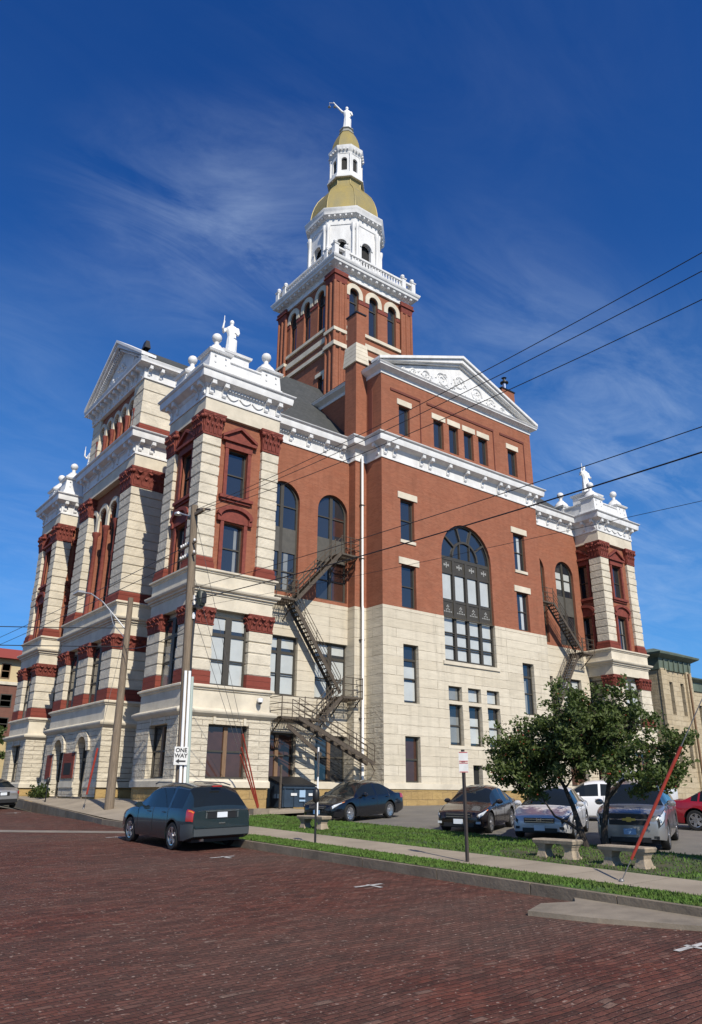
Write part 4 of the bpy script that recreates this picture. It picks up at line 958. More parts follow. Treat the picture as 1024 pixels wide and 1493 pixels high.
sheet('sidewalk_bed', (13.40, 15.02, -20, 30.0), .165, mat('joint_dirt', (.10, .085, .06), .95), 1.5)
def kx(y): return 12.47 if y < 31.3 else 12.47+(y-31.3)*.112 if y < 56 else 15.24
def sst(v): v = max(0, min(1, v)); return v*v*(3-2*v)
def pave(u, y):
    x = kx(y)+(16.35-kx(y))*u; e = ground(16.3, y)+.18; tgt = e+(-.30-e)*sst((y-31.5)/5.5)
    return (x, y, (ground(x, y)+.18)*(1-u)+tgt*u)
mb = MB().use(SIDEW); mb.smooth = True      # street-side pavement rising to the building
mb.grid([[pave(i/5, y) for i in range(6)] for y in [29.7+k*1.0 for k in range(58)]]); mb.obj('pavement', kind='structure')
sheet('alley_apron', (16.3, 22, 29.7, 33.4), .178, SIDEW, .8, lambda x, y: min(ground(x, y), -.80) if x > 16.4 else ground(16.3, y)+(-.30-.18-ground(16.3, y))*sst((y-31.5)/5.5)-.02)
sheet('driveway_strip', (12.47, 13.42, 22.3, 29.7), .169, SIDEW, 1.0)
# broken concrete ramp at the kerb, concrete bands and parking marks in the brick street
mb = MB().use(CONC); pts = [(10.6, 8.95), (10.95, 7.9), (11.5, 6.85), (11.8, 6.3), (12.28, 4.6), (12.28, 9.3), (11.9, 9.0), (11.3, 9.25)]
mb.prism([(x, y, ground(x, y)-.05) for x, y in pts], (0, 0, .12)); mb.obj('concrete_ramp', kind='structure')
def band(name, pts, m, h=.006): 
    mb = MB().use(m); mb.face(*[(x, y, ground(x, y)+h) for x, y in pts]); return mb.obj(name, kind='structure')
RBAND = mat('concrete_band', (.24, .205, .165), .9, var=.35, vscale=1.2)
band('concrete_band', [(-6, 45.2), (4.2, 34.3), (8.2, 30.2), (12.25, 26.2), (12.25, 27.2), (8.6, 31.0), (4.6, 35.4), (-6, 46.6)], RBAND)
band('concrete_patch', [(4.0, 40.5), (8.5, 37.2), (9.6, 36.9), (9.5, 37.8), (7.5, 39.6), (4.2, 42.0)], RBAND)
def tmark(x, y, rz=0):
    mb = MB().use(WHITEP); 
    for r_ in ((.1, .8, -.045, .045), (.45, .54, -.35, .1)):
        mb.face(*[(x+u-.5, y+v, ground(x+u-.5, y+v)+.007+(.002 if r_[0] else 0)) for u, v in ((r_[0], r_[2]), (r_[1], r_[2]), (r_[1], r_[3]), (r_[0], r_[3]))])
    mb.obj('parking_mark', kind='structure')
for x, y in ((10.6, 12.9), (10.65, 18.9), (10.6, 6.2), (10.6, 25.9), (11.5, 41.0)): tmark(x, y)
band('bare_earth', [(15.1, 9.2), (16.6, 9.0), (18.2, 10.2), (18.8, 12.4), (17.9, 14.2), (16.4, 14.6), (15.2, 13.6)], mat('bare_earth', (.075, .060, .032), .95, var=.4, col2=(.045, .075, .02), vscale=3, bump=.4, bscale=18), .181)
# grass blades
mb = MB().use(mat('grass_blades', (.085, .165, .028), .8, vscale=1.6, col2=(.062, .085, .022), spec=.2))
rg = random.Random(3)
def blades(x0, x1, y0, y1, n, h):
    for _ in range(n):
        x, y = rg.uniform(x0, x1), rg.uniform(y0, y1)
        if 15.1 < x < 18.6 and abs(y-11.7) < 2.5 and rg.random() < .45: continue
        if math.sin(x*2.3+y*1.1)*math.sin(y*.83-x) > .72 and rg.random() < .7: continue
        g = ground(x, y)+.17; a = rg.uniform(0, 6.28); hh = h*rg.uniform(.5, 1.3); w_ = .012+.0009*y
        dx, dy = math.cos(a)*w_, math.sin(a)*w_; lx, ly = rg.uniform(-.5, .5)*hh, rg.uniform(-.5, .5)*hh
        mb.face((x-dx, y-dy, g), (x+dx, y+dy, g), (x+lx, y+ly, g+hh))
blades(12.5, 13.40, 3, 22.2, 15000, .045); blades(15.05, 18.85, 6, 29.6, 26000, .055)
mb.obj('grass', None, None, None, None, 'stuff')
tag(bpy.data.objects['grass'], 'short green grass on the verge and lawn strips beside the sidewalk', 'grass')

# ---------------------------------------------------------------- fire escapes
def fire_escape(name, label, mirror):
    fx = (lambda x: x) if not mirror else (lambda x: 2*CX-x)
    T = thing(name, label, 'fire escape', (fx(25), RY-.6, -.6), 'iron fire escapes on the courthouse')
    y0, y1 = 34.25, 35.3
    def landing(xa, xb, z, railL=True, yy=(y0, RY-.03)):
        mb = MB().use(IRON); a, b_ = yy
        n = int((xb-xa)/.10)
        for k in range(n+1): mb.bar((fx(xa+(xb-xa)*k/n), a, z), (fx(xa+(xb-xa)*k/n), b_, z), .045, .03)
        for q in (a, b_-.03, (a+b_)/2): mb.bar((fx(xa), q, z-.06), (fx(xb), q, z-.06), .05, .10)
        for x in (xa+.1, xb-.1):
            mb.bar((fx(x), b_, z-1.0), (fx(x), a+.1, z-.08), .05); mb.bar((fx(x), a, z-.06), (fx(x), b_, z-.06), .06)
        mb.obj('landing', T)
        r = MB().use(IRON)
        for h in (.35, .70, 1.05): r.tube([(fx(xa), a, z+h), (fx(xb), a, z+h)], .022, 5)
        for x in (xa, (xa+xb)/2, xb): r.tube([(fx(x), a, z-.05), (fx(x), a, z+1.1)], .028, 5)
        return r, (xa, xb, a, b_, z)
    def rail_ends(r, info, ends):
        xa, xb, a, b_, z = info
        for e in ends:
            for h in (.35, .70, 1.05): r.tube([(fx(e), a, z+h), (fx(e), b_, z+h)], .022, 5)
        r.obj('railing', T)
    def flight(xa, za, xb, zb, yc, wd=.62):
        mb = MB().use(IRON)
        for yy in (yc-wd/2, yc+wd/2): mb.bar((fx(xa), yy, za), (fx(xb), yy, zb), .045, .20)
        n = int(abs(zb-za)/.20)
        for k in range(1, n):
            t_ = k/n; x = xa+(xb-xa)*t_; z = za+(zb-za)*t_+.04
            p0, p1 = sorted((fx(x-.11), fx(x+.11))); mb.box(p0, p1, yc-wd/2+.02, yc+wd/2-.02, z, z+.03)
        mb.obj('stair_flight', T)
        r = MB().use(IRON)
        for yy in (yc-wd/2, yc+wd/2):
            for h in (.38, .68, .98): r.tube([(fx(xa), yy, za+h), (fx(xb), yy, zb+h)], .020, 5)
            for k in range(5): t_ = k/4; x = xa+(xb-xa)*t_; z = za+(zb-za)*t_; r.tube([(fx(x), yy, z), (fx(x), yy, z+1.0)], .022, 5)
        r.objs('handrail', T)
    r, i = landing(26.0, 27.35, 13.4); rail_ends(r, i, (27.35,))
    flight(26.0, 13.4, 23.0, 10.15, 34.58)
    r, i = landing(21.55, 22.95, 10.1); rail_ends(r, i, (21.55,))
    flight(22.9, 10.1, 26.3, 5.3, 34.95)
    r, i = landing(26.2, 27.6, 5.1); rail_ends(r, i, (27.6,))
    if mirror: return
    flight(26.2, 5.1, 24.9, 3.85, 34.6)
    r, i = landing(22.1, 25.0, 3.75, yy=(y0-.15, RY-.03)); rail_ends(r, i, (22.1,))
    flight(22.9, 3.7, 28.0, 1.55, 34.0)
    mb = MB().use(IRON); mb.tube([(28.0, 34.0, 1.55), (28.25, 34.0, 1.2), (28.05, 34.0, .9)], .03, 5); mb.bar((22.4, 34.0, 3.3), (24.6, 34.0, 1.9), .05, .2); mb.tube([(22.4, 34.0, 3.4), (24.6, 34.0, 2.6)], .03, 5)
    mb.objs('counterweight', T)
fire_escape('fire_escape', 'zigzag iron fire escape between the near corner block and the white downpipe', False)
fire_escape('fire_escape', 'iron fire escape beyond the gabled wing by the far corner block', True)

# ---------------------------------------------------------------- poles, wires, signs
def pole(name, label, x, y, zt, r0, r1, lean=(0, 0)):
    g = far(x, y)+.05 if False else ground(x, y)+.1
    T = thing(name, label, 'utility pole', (x, y, g), 'wooden utility poles')
    mb = MB().use(WOOD); n = 10
    mb.tube([(x+lean[0]*k/n, y+lean[1]*k/n, g-.4+(zt-g+.4)*k/n) for k in range(n+1)], [r0+(r1-r0)*k/n for k in range(n+1)], 12)
    mb.obj('shaft', T); return T
PX, PY = 13.45, 27.3
P1 = pole('utility_pole', 'tall wooden utility pole with white conduits, crossarms and street lamp by the near corner', PX, PY, 11.25, .21, .15, (-.36, .16))
def p1(z): k = (z+1.55)/12.8; return PX-.36*k, PY+.16*k
mb = MB().use(WOOD); x, y = p1(10.9); mb.box(x-.06, x+.06, y-.9, y+.5, 10.78, 10.9)
mb.obj('crossarm', P1)
mb = MB().use(mat('insulator', (.6, .6, .58), .25))
for z in (9.65, 9.15):
    x, y = p1(z)
    for k in range(7 if z > 9 else 4): yy = y+.95-.20*k; mb.lathe((x-.05, yy, z), [(.03, -.02), (.045, .0), (.05, .06), (.03, .09), (.001, .1)], 8)
mb.objs('insulator', P1, .01)
mb = MB().use(WOOD)
for z in (9.6, 9.1): x, y = p1(z); mb.box(x-.09, x-.02, y-.45, y+1.05, z-.05, z)
mb.objs('crossarm', P1)
mb = MB().use(mat('grey_metal', (.42, .43, .44), .45, metal=.6)); x, y = p1(10.8)
mb.tube([(x, y, 10.75), (x-.1, y+.5, 10.95), (x-.2, y+.85, 11.1)], .035, 6); mb.lathe((x-.25, y+1.05, 11.1), [(.001, -.03), (.16, 0), (.15, .08), (.05, .13), (.001, .14)], 10); mb.obj('street_lamp_arm', P1)
mb = MB().use(mat('dark_insulator', (.05, .04, .04), .4)); x, y = p1(11.3)
for q in ((x+.05, y-.22, 11.05), (x+.05, y-.70, 10.9)): 
    for k in range(6): mb.ball((q[0]+.03*k, q[1]-.06*k, q[2]-.01*k), .05, 8)
mb.objs('strain_insulator', P1)
mb = MB().use(mat('green_loudhailer', (.022, .028, .020), .5)); x, y = p1(7.3)
mb.lathe((x+.28, y-.40, 6.95), [(.001, -.02), (.16, 0), (.19, .1), (.19, .55), (.14, .62), (.001, .64)], 14); mb.box(x+.05, x+.3, y-.42, y-.36, 7.3, 7.36); mb.use(BLACK); mb.tube([(x+.28, y-.4, 7.55), (x+.2, y-.3, 7.75)], .03, 6); mb.box(x+.22, x+.42, y-.62, y-.5, 7.05, 7.45); mb.obj('transformer', P1)
mb = MB().use(BLACK); mb.box(x+.05, x+.35, y-.5, y-.2, 6.85, 7.0); mb.use(PIPE); mb.box(x+.05, x+.25, y-.25, y-.1, 7.0, 7.4); mb.lathe((x+.12, y-.2, 6.45), [(.05, 0), (.07, .1), (.05, .25)], 8); mb.objs('cutout_box', P1)
mb = MB().use(PIPE)
for dx, dy in ((-.12, -.20), (.03, -.24)):
    mb.tube([(p1(z)[0]+dx, p1(z)[1]+dy, z) for z in (ground(PX, PY), 2, 4.4)], .055, 8)
mb.use(mat('greenish_conduit', (.36, .42, .38), .5)); mb.tube([(p1(z)[0]+.17, p1(z)[1]-.18, z) for z in (ground(PX, PY), 2, 4.2)], .07, 8)
mb.obj('conduit', P1)
mb = MB().use(BLACK); mb.tube([(p1(z)[0]+.14+.05*math.sin(z), p1(z)[1]-.16, z) for z in (4.2, 4.8, 5.4, 6.0, 6.5, 6.9)], .05, 6); mb.obj('cable', P1)
P2 = pole('utility_pole', 'weathered wooden pole with long lamp bracket near the arched street doors', 14.0, 35.5, 9.0, .225, .13, (-.02, .1))
mb = MB().use(mat('grey_metal', (.42, .43, .44), .45, metal=.6)); x, y = 13.98, 35.6
mb.tube([(x, y+.1, 7.4), (x-.5, y+.7, 8.2), (x-.9, y+1.3, 8.9), (x-1.3, y+2.0, 9.4), (x-1.5, y+2.4, 9.5)], .035, 6); mb.tube([(x, y+.1, 7.0), (x-.5, y+.6, 7.7), (x-.65, y+.9, 8.45)], .02, 5)
mb.frustum(x-1.85, x-1.5, y+2.3, y+3.1, 9.45, 9.58, .05, -.05); mb.obj('street_lamp_arm', P2)
# ONE WAY plate on the near pole
def textmesh(s, size, m, loc, axis, parent, name, ext=.004):
    cu = bpy.data.curves.new(name, 'FONT'); cu.body = s; cu.size = size; cu.extrude = ext; cu.align_x = 'CENTER'; cu.align_y = 'CENTER'; cu.offset = size*.025
    o = bpy.data.objects.new(name, cu); COL.objects.link(o); dg = bpy.context.evaluated_depsgraph_get()
    me = bpy.data.meshes.new_from_object(o.evaluated_get(dg)); bpy.data.objects.remove(o); bpy.data.curves.remove(cu)
    me.materials.clear(); me.materials.append(m)
    rot = {'Y': Matrix(((1, 0, 0), (0, 0, -1), (0, 1, 0))), 'X': Matrix(((0, 0, -1), (-1, 0, 0), (0, 1, 0))), '-Y': Matrix(((-1, 0, 0), (0, 0, 1), (0, 1, 0)))}[axis] if isinstance(axis, str) else axis
    me.transform(rot.to_4x4()); o = bpy.data.objects.new(name, me); COL.objects.link(o); o.location = Vector(loc)-rootloc(parent); o.parent = parent; return o
def facing(nx, ny):   # rotation so that +Z of text points along (nx,ny), upright
    n = Vector((nx, ny, 0)).normalized(); u = Vector((-n.y, n.x, 0)); up = Vector((0, 0, 1)); return Matrix((u, up, n)).transposed()
def plate(mb, c, n, wd, h, th=.01, r=0.0):
    n = Vector((*n, 0)).normalized(); u = Vector((-n.y, n.x, 0)); c = Vector(c)
    mb.prism([c+u*sx*wd/2+Vector((0, 0, sz*h/2)) for sx, sz in ((-1, -1), (1, -1), (1, 1), (-1, 1))], n*th)
sx, sy = p1(1.5); n_ = Vector((-.35, -.94, 0)).normalized(); sc_ = Vector((sx-.07, sy, 1.28))+n_*.30
OW = thing('one_way_sign', 'white ONE WAY sign with black arrow strapped to the near wooden pole', 'sign', sc_)
mb = MB().use(SIGNW); plate(mb, sc_, n_[:2], .50, .64, .012); mb.use(BLACK)
mb.obj('sign_plate', OW)
textmesh('ONE', .20, BLACK, sc_+n_*.016+Vector((0, 0, .19)), facing(*n_[:2]), OW, 'lettering'); textmesh('WAY', .20, BLACK, sc_+n_*.016+Vector((0, 0, .0)), facing(*n_[:2]), OW, 'lettering')
u = Vector((-n_.y, n_.x, 0)); mb = MB().use(BLACK); c0 = sc_+n_*.014+Vector((0, 0, -.19))
mb.prism([c0+u*a+Vector((0, 0, b_)) for a, b_ in ((-.19, 0), (-.06, .085), (-.06, .03), (.18, .03), (.18, -.03), (-.06, -.03), (-.06, -.085))], n_*.004); mb.obj('arrow', OW)
# red guy-wire covers
GUYM = mat('guy_wire', (.25, .24, .23), .5, metal=.6)
def guy(label, a, b_, c0, c1, rr=.03):
    T = thing('guy_wire', label, 'guy wire', a, 'guy wires with red plastic covers'); a, b_ = Vector(a), Vector(b_)
    mb = MB().use(GUYM); mb.tube([a, b_], .010, 5); mb.obj('cable', T); mb = MB().use(REDPL); mb.tube([a.lerp(b_, c0), a.lerp(b_, (c0+c1)/2), a.lerp(b_, c1)], [rr*.9, rr, rr], 8); mb.obj('cover', T)
    mb = MB().use(GUYM); mb.ball(a, .05, 8); mb.obj('anchor', T)
gb = (20.0, 32.5, -.80)
for k, (dz, cl_, lb) in enumerate(((7.2, .30, 'lowest of the red guy wire covers leaning from the dark bin to the near pole'), (8.6, .29, 'middle one of the red guy wire covers leaning to the near pole'), (11.0, .33, 'steepest of the red guy wire covers beside the boarded basement windows'))):
    guy(lb, (gb[0]+.05*k, gb[1]+.04*k, gb[2]), (p1(dz)[0], p1(dz)[1], dz), .02, cl_*(1.0 if k < 2 else .85), .035)
guy('long red guy cover rising from the verge in front of the silver car', (13.75, 9.3, -1.5), (15.2, 5.1, 6.2), .05, .31, .031)
guy('red guy cover leaning beside the weathered pole at the street doors', (13.6, 37.6, -.72), (13.98, 35.62, 8.2), .07, .30, .05)
# overhead wires
def wire(label, a, b_, sag=.5, r=.012):
    a, b_ = Vector(a), Vector(b_); mb = MB().use(BLACK)
    mb.tube([a.lerp(b_, k/16)-Vector((0, 0, sag*4*(k/16)*(1-k/16))) for k in range(17)], r, 5)
    mb.obj('overhead_wire', None, label, 'wire', 'overhead wires along the street')
for z0, ye, z1, s_, lb, r_ in ((11.05, -6, 11.21, .7, 'topmost overhead wire crossing in front of the white pediment', .011), (10.95, -6, 10.62, .7, 'second overhead wire from the top crossing the pediment', .011), (10.8, -6, 9.79, .75, 'third overhead wire from the top over the wing attic', .011),
        (7.7, -2, 6.72, .25, 'overhead wire passing in front of the great arched window top', .011), (7.2, -2, 6.25, .30, 'thick lashed cable below the arched window wire', .018), (6.9, -2, 4.83, .15, 'thin lowest wire ending near the far corner block', .006)):
    a = p1(z0); wire(lb, (*a, z0), (13.8, ye, z1), s_, r_)
for z0, lb in ((9.62, 'upper wire leaving the near pole towards the far street corner'), (9.12, 'lower wire leaving the near pole towards the far street corner')):
    a = p1(z0); wire(lb, (*a, z0), (10.8, 100, z0+1.0), .6, .016)
for z0, x1_, lb in ((6.6, 8.0, 'heavy cable from the weathered pole to the left of the street'), (7.5, 8.0, 'upper cable from the weathered pole to the left of the street')):
    wire(lb, (13.98, 35.6, z0), (-20, 60, z0+1.6), .5, .022)
wire('service cable sagging between the two wooden poles', (*p1(6.2), 6.2), (13.98, 35.6, 6.5), .25, .014)

# parking signs, meters
T = thing('parking_sign', 'two small white parking plates with red lettering on a dark steel post', 'sign', (13.68, 13.2, ground(13.7, 13.2)+.17))
mb = MB().use(mat('dark_steel_post', (.045, .035, .03), .6)); mb.box(13.65, 13.71, 13.17, 13.23, -1.5, 1.0); mb.obj('post', T)
for zc, tx in ((.84, 'P'), (.60, 'P')):
    mb = MB().use(SIGNW); plate(mb, (13.655, 13.165, zc), (-.75, -.66), .22, .225, .006); o = mb.obj('sign_plate', T)
    mb = MB().use(SIGNR)
    n_ = Vector((-.75, -.66, 0)).normalized(); u = Vector((-n_.y, n_.x, 0)); c0 = Vector((13.655, 13.165, zc))+n_*.0085
    for dz, hh in ((.098, .008), (-.098, .008)): mb.prism([c0+u*a+Vector((0, 0, dz+b_)) for a, b_ in ((-.10, -hh), (.10, -hh), (.10, hh), (-.10, hh))], n_*.002)
    mb.objs('sign_border', T)
def meter(label, x, y, ht, gp=None):
    g = ground(x, y)+.15; T = thing('parking_meter', label, 'parking meter', (x, y, g), 'parking meters')
    mb = MB().use(BLACK); mb.tube([(x, y, g-.1), (x, y, g+ht)], .032, 8); mb.obj('post', T)
    mb = MB().use(BLACK); mb.lathe((x, y, g+ht), [(.04, -.02), (.085, .03), (.10, .14), (.10, .24), (.085, .31), (.05, .36), (.001, .38)], 12); mb.obj('meter_head', T)
meter('black parking meter on a post in front of the black sedan', 13.38, 18.7, 1.10)
meter('black parking meter on the pavement by the silver car', 14.45, 46.0, 1.0)
T = thing('roadside_sign', 'narrow street sign seen edge on with pale post beside the dark bin', 'sign', (18.6, 25.9, -.95))
mb = MB().use(PIPE); mb.tube([(18.6, 25.9, -1.0), (18.6, 25.9, 1.75)], .035, 8); mb.obj('post', T); mb = MB().use(mat('sign_back_brown', (.10, .075, .05), .6)); plate(mb, (18.57, 25.87, 1.1), (-.90, .35), .30, .95, .01); mb.obj('sign_plate', T)
# benches
def bench(label, x, y, rz, ln=1.12):
    T = thing('stone_bench', label, 'bench', (x, y, ground(x, y)+.17), 'concrete benches beside the sidewalk', rz)
    mb = MB().use(BENCHM)
    c, s = math.cos(rz), math.sin(rz)
    def add(mb, x0, x1, y0, y1, z0, z1, e0=0, e1=0): mb.frustum(x+x0, x+x1, y+y0, y+y1, T.location.z+z0, T.location.z+z1, e0, e1)
    add(mb, -.22, .22, -ln/2, ln/2, .32, .39, -.02, .0); add(mb, -.22, .22, -ln/2, ln/2, .39, .42, 0, -.02); mb.obj('seat', T)
    for sy_ in (-ln*.33, ln*.33):
        mb = MB().use(BENCHM)
        for z0, z1, e0, e1 in ((0, .05, .03, .02), (.05, .18, 0, -.03), (.18, .27, -.03, .0), (.27, .32, .01, .03)): add(mb, -.16, .16, sy_-.12, sy_+.12, z0, z1, e0, e1)
        mb.obj('leg', T)
bench('left stone bench on the lawn in front of the black sedan', 16.1, 22.6, R(4), 1.35)
bench('middle stone bench in front of the white saloon under the tree', 15.85, 12.35, R(3))
bench('right stone bench at the foot of the tree before the silver car', 15.75, 10.45, R(-2), 1.2)
# dumpster
T = thing('dumpster', 'dark blue steel rubbish container with sloping black lid against the stone wall', 'dumpster', (22.6, 33.6, -.75))
mb = MB().use(mat('blue_painted_steel', (.026, .045, .070), .5, var=.3, vscale=3)); X0, X1, Y0, Y1, zb = 21.55, 23.5, 32.9, 34.3, -.72
mb.prism([(X0, Y0, zb+.1), (X0, Y1, zb+.1), (X0, Y1, zb+1.45), (X0, Y0, zb+1.05)], (X1-X0, 0, 0))
for k in range(4): q = X0+.1+k*(X1-X0-.2)/3; mb.box(q-.04, q+.04, Y0-.05, Y0, zb+.12, zb+1.0)
mb.box(X0-.03, X1+.03, Y0-.07, Y0, zb+.95, zb+1.04); mb.box(X0-.25, X0, Y0+.3, Y0+.5, zb+.5, zb+.7); mb.obj('bin_body', T)
mb = MB().use(BLACK); mb.prism([(X0-.03, Y0-.08, zb+1.07), (X0-.03, Y1, zb+1.48), (X0-.03, Y1, zb+1.53), (X0-.03, Y0-.08, zb+1.13)], (X1-X0+.06, 0, 0)); mb.obj('lid', T)
mb = MB().use(SIGNW); mb.box(22.0, 22.35, Y0-.056, Y0-.051, zb+.62, zb+.74); mb.box(23.05, 23.4, Y0-.056, Y0-.051, zb+.62, zb+.74); mb.objs('sticker', T)
mb = MB().use(mat('pale_blue_print', (.30, .42, .55), .5)); mb.box(22.5, 22.85, Y0-.056, Y0-.051, zb+.55, zb+.88); mb.box(22.5, 22.85, Y0-.056, Y0-.051, zb+.36, zb+.44); mb.objs('sticker', T)
mb = MB().use(IRON); mb.box(21.2, 21.28, 32.6, 32.68, -.9, 1.3); mb.obj('steel_post', None, 'thin rusty steel post standing beside the dark bin', 'post')
mb = MB().use(CONC); mb.box(18.2, 19.0, 30.0, 30.5, -1.0, -.62); mb.obj('concrete_block', None, 'flat concrete block in the grass below the red guy wires', 'block')
# security camera, roof floodlight
T = thing('security_camera', 'white dome security camera on the near corner block', 'camera', (20.1, 33.25, 4.3)); mb = MB().use(PIPE); mb.box(20.05, 20.15, 33.05, 33.28, 4.3, 4.4); mb.lathe((20.1, 33.0, 4.15), [(.12, .05), (.14, .15), (.12, .25), (.001, .28)], 12); mb.obj('housing', T); mb = MB().use(BLACK); mb.ball((20.1, 33.0, 4.19), .10, 10); mb.obj('lens_dome', T)
T = thing('roof_floodlight', 'black floodlight on the gable ridge above the street entrance', 'floodlight', (16.9, 45.3, 28.9)); mb = MB().use(BLACK); mb.tube([(16.9, 45.3, 28.3), (16.9, 45.3, 29.3)], .06, 6); mb.obj('bracket', T); mb = MB().use(BLACK); mb.frustum(16.7, 17.1, 45.0, 45.6, 29.2, 29.8, .02, -.08); mb.obj('lamp_head', T)
# statues
STATM = mat('white_painted_statue', (.78, .78, .76), .55, var=.1, vscale=3)
def statue(label, x, y, z, h, arm, face=R(225), sc_arm=True):
    T = thing('statue', label, 'statue', (x, y, z), 'white statues on the courthouse', face-R(270)); k = h/2.6
    mb = MB().use(STATM); mb.smooth = True
    prof = [(0, .36, .33, 0, 0), (.05, .37, .34, 0, 0), (.5, .32, .30, .02, 0), (.95, .30, .27, .05, 0), (1.25, .29, .25, .06, .01), (1.5, .24, .19, .04, .0), (1.66, .26, .20, .03, .0), (1.92, .31, .21, .02, 0), (2.1, .32, .18, 0, 0), (2.18, .22, .15, 0, 0), (2.24, .10, .10, 0, .01), (2.32, .095, .10, 0, .01)]
    rows = []
    for zz, a, b_, ox, oy in prof:
        rows.append([((ox+a*(1+.07*math.sin(7*q+zz*2)*(zz < 1.7))*math.cos(q))*k, (oy+b_*(1+.07*math.sin(7*q+zz*2)*(zz < 1.7))*math.sin(q))*k, zz*k) for q in [2*math.pi*j/28 for j in range(28)]])
    mb.grid(rows, True); mb.face(*rows[0][::-1]); mb.face(*rows[-1])
    mb.lathe((0, 0, 2.45*k), [(.001, -.19*k), (.08*k, -.16*k), (.125*k, -.04*k), (.135*k, .04*k), (.11*k, .13*k), (.06*k, .18*k), (.001, .19*k)], 14)
    mb.ball((0, .11*k, 2.5*k), .085*k, 10); mb.ball((0, -.13*k, 2.42*k), .028*k, 6); mb.ball((0, .06*k, 2.58*k), .10*k, 8)
    for sg, pts in arm: mb.tube([(a*k*sg, b_*k, c_*k) for a, b_, c_ in pts], [.105*k, .085*k, .07*k, .05*k, .06*k][:len(pts)], 8)
    mb.v = [(a+x, b_+y, c_+z) for a, b_, c_ in mb.v]
    o = mb.obj('figure', T, sharp=False); rm = o.modifiers.new('weld', 'REMESH'); rm.mode = 'VOXEL'; rm.voxel_size = .035*k; rm.use_smooth_shade = True
    return T, k
dn_ = [(.33, 0, 2.06), (.42, -.02, 1.75), (.40, -.22, 1.5), (.30, -.38, 1.52), (.26, -.44, 1.55)]
up_ = [(.33, 0, 2.06), (.55, -.08, 2.25), (.85, -.18, 2.55), (1.05, -.25, 2.78), (1.1, -.26, 2.84)]
T, k = statue('white robed statue with raised arm and scales on top of the golden dome', CX, CY, 63.55, 3.3, [(-1, up_), (1, dn_)], R(232))
mb = MB().use(mat('grey_scales', (.35, .36, .36), .5)); mb.tube([(-1.0*k+CX, -.25*k+CY, 63.55+2.80*k), (-1.45*k+CX, -.3*k+CY, 63.55+2.75*k)], .03, 5)
for dx in (-.98, -1.42):
    mb.tube([(dx*k+CX, -.28*k+CY, 63.55+2.76*k), (dx*k+CX, -.28*k+CY, 63.55+2.35*k)], .012, 4); mb.lathe((dx*k+CX, -.28*k+CY, 63.55+2.28*k), [(.001, 0), (.14, .03), (.17, .08)], 10)
mb.obj('scales', T)
for X_, Y_, lb, fa in ((18.4, 35.55, 'white robed statue standing on the near corner parapet', R(235)), (53.4, 35.55, 'small white robed statue on the far right corner parapet', R(250)), (18.4, 58.95, 'white robed statue on the far left corner parapet behind the gable', R(200))):
    T, k = statue(lb, X_, Y_, 24.2, 2.75, [(-1, [(.33, 0, 2.06), (.44, -.05, 1.8), (.46, -.25, 1.95), (.40, -.3, 2.3), (.40, -.3, 2.4)]), (1, dn_)], fa)
    mb = MB().use(STATM); mb.tube([(X_-.40*k, Y_-.3*k, 24.2+2.2*k), (X_-.40*k, Y_-.3*k, 24.2+2.75*k)], [.03, .02], 6); mb.obj('torch', T)
# ---------------------------------------------------------------- neighbouring buildings
def plainwin(T, ax, p, a0, a1, z0, z1, m=None):
    f = MB().use(m or FRAME); t_ = .12
    abox(f, ax, p, a0, a0+t_, -.02, .08, z0, z1); abox(f, ax, p, a1-t_, a1, -.02, .08, z0, z1); abox(f, ax, p, a0+t_, a1-t_, -.02, .08, z0, z0+t_); abox(f, ax, p, a0+t_, a1-t_, -.02, .08, z1-t_, z1); abox(f, ax, p, a0+t_, a1-t_, -.015, .08, (z0+z1)/2-.05, (z0+z1)/2+.05)
    o = f.obj('window', T); g = MB().use(GLASS); q = [PT(ax, p, a, .05, z) for a, z in ((a0, z0), (a1, z0), (a1, z1), (a0, z1))]; g.face(*(q if ax == 'Y' else q[::-1])); g.obj('pane', o)
T = thing('old_jail', 'pale stone building with green copper eaves and narrow slit windows', 'building', (64.5, 40, -.6))
JST = masonry('jail_limestone', .42, .9, (.50, .42, .29), (.42, .34, .22), (.18, .14, .09), .012, .6, .4, (2, 3.5), .4)
mb = MB().use(JST); hs = [(63.4, 63.95, 6.6, 9.4), (65.2, 65.75, 6.6, 9.4), (63.4, 63.95, 2.2, 4.9), (65.2, 65.75, 2.2, 4.9)]
panel(mb, 'Y', 36.0, 62.0, 66.9, -1.5, 10.5, hs, .3); panel(mb, 'X', 62.0, 36.0, 46, -1.5, 10.5); mb.box(66.5, 66.9, 36.3, 46, -1.5, 10.5)
for a in (62.0, 66.1): mb.box(a-.05, a+.85, 35.8, 36.05, -1.5, 10.45)
panel(mb, 'Y', 36.6, 66.9, 80, -1.5, 9.1, [(69, 69.6, 5.2, 7.8), (71, 71.6, 5.2, 7.8)], .3); mb.obj('wall', T)
mb = MB().use(DARK); mb.box(62.3, 66.4, 36.32, 36.4, 0, 10); mb.box(67.2, 79, 36.92, 37, 0, 9); mb.obj('window', T)
mb = MB().use(COPPER); mb.sweep(rect(62, 66.9, 36, 46), [(.0, 10.3), (.12, 10.35), (.2, 11.3), (.75, 11.6), (.80, 11.75), (-.6, 12.3)]); mb.face(*[(x, y, 11.7) for x, y in rect(62, 66.9, 36, 46)])
for k in range(6): mb.box(62.5+k*.8, 62.62+k*.8, 35.72, 36, 10.35, 11.3)
mb.sweep([(66.9, 36.6), (80, 36.6)], [(.0, 9.0), (.12, 9.05), (.2, 9.8), (.6, 10.05), (.65, 10.15), (-.6, 10.5)], closed=False); mb.obj('copper_eaves', T)
mb = MB().use(WOODP); mb.tube([(66.3, 35.7, -1), (66.3, 35.7, 10.3)], .09, 6); mb.obj('downpipe', T)
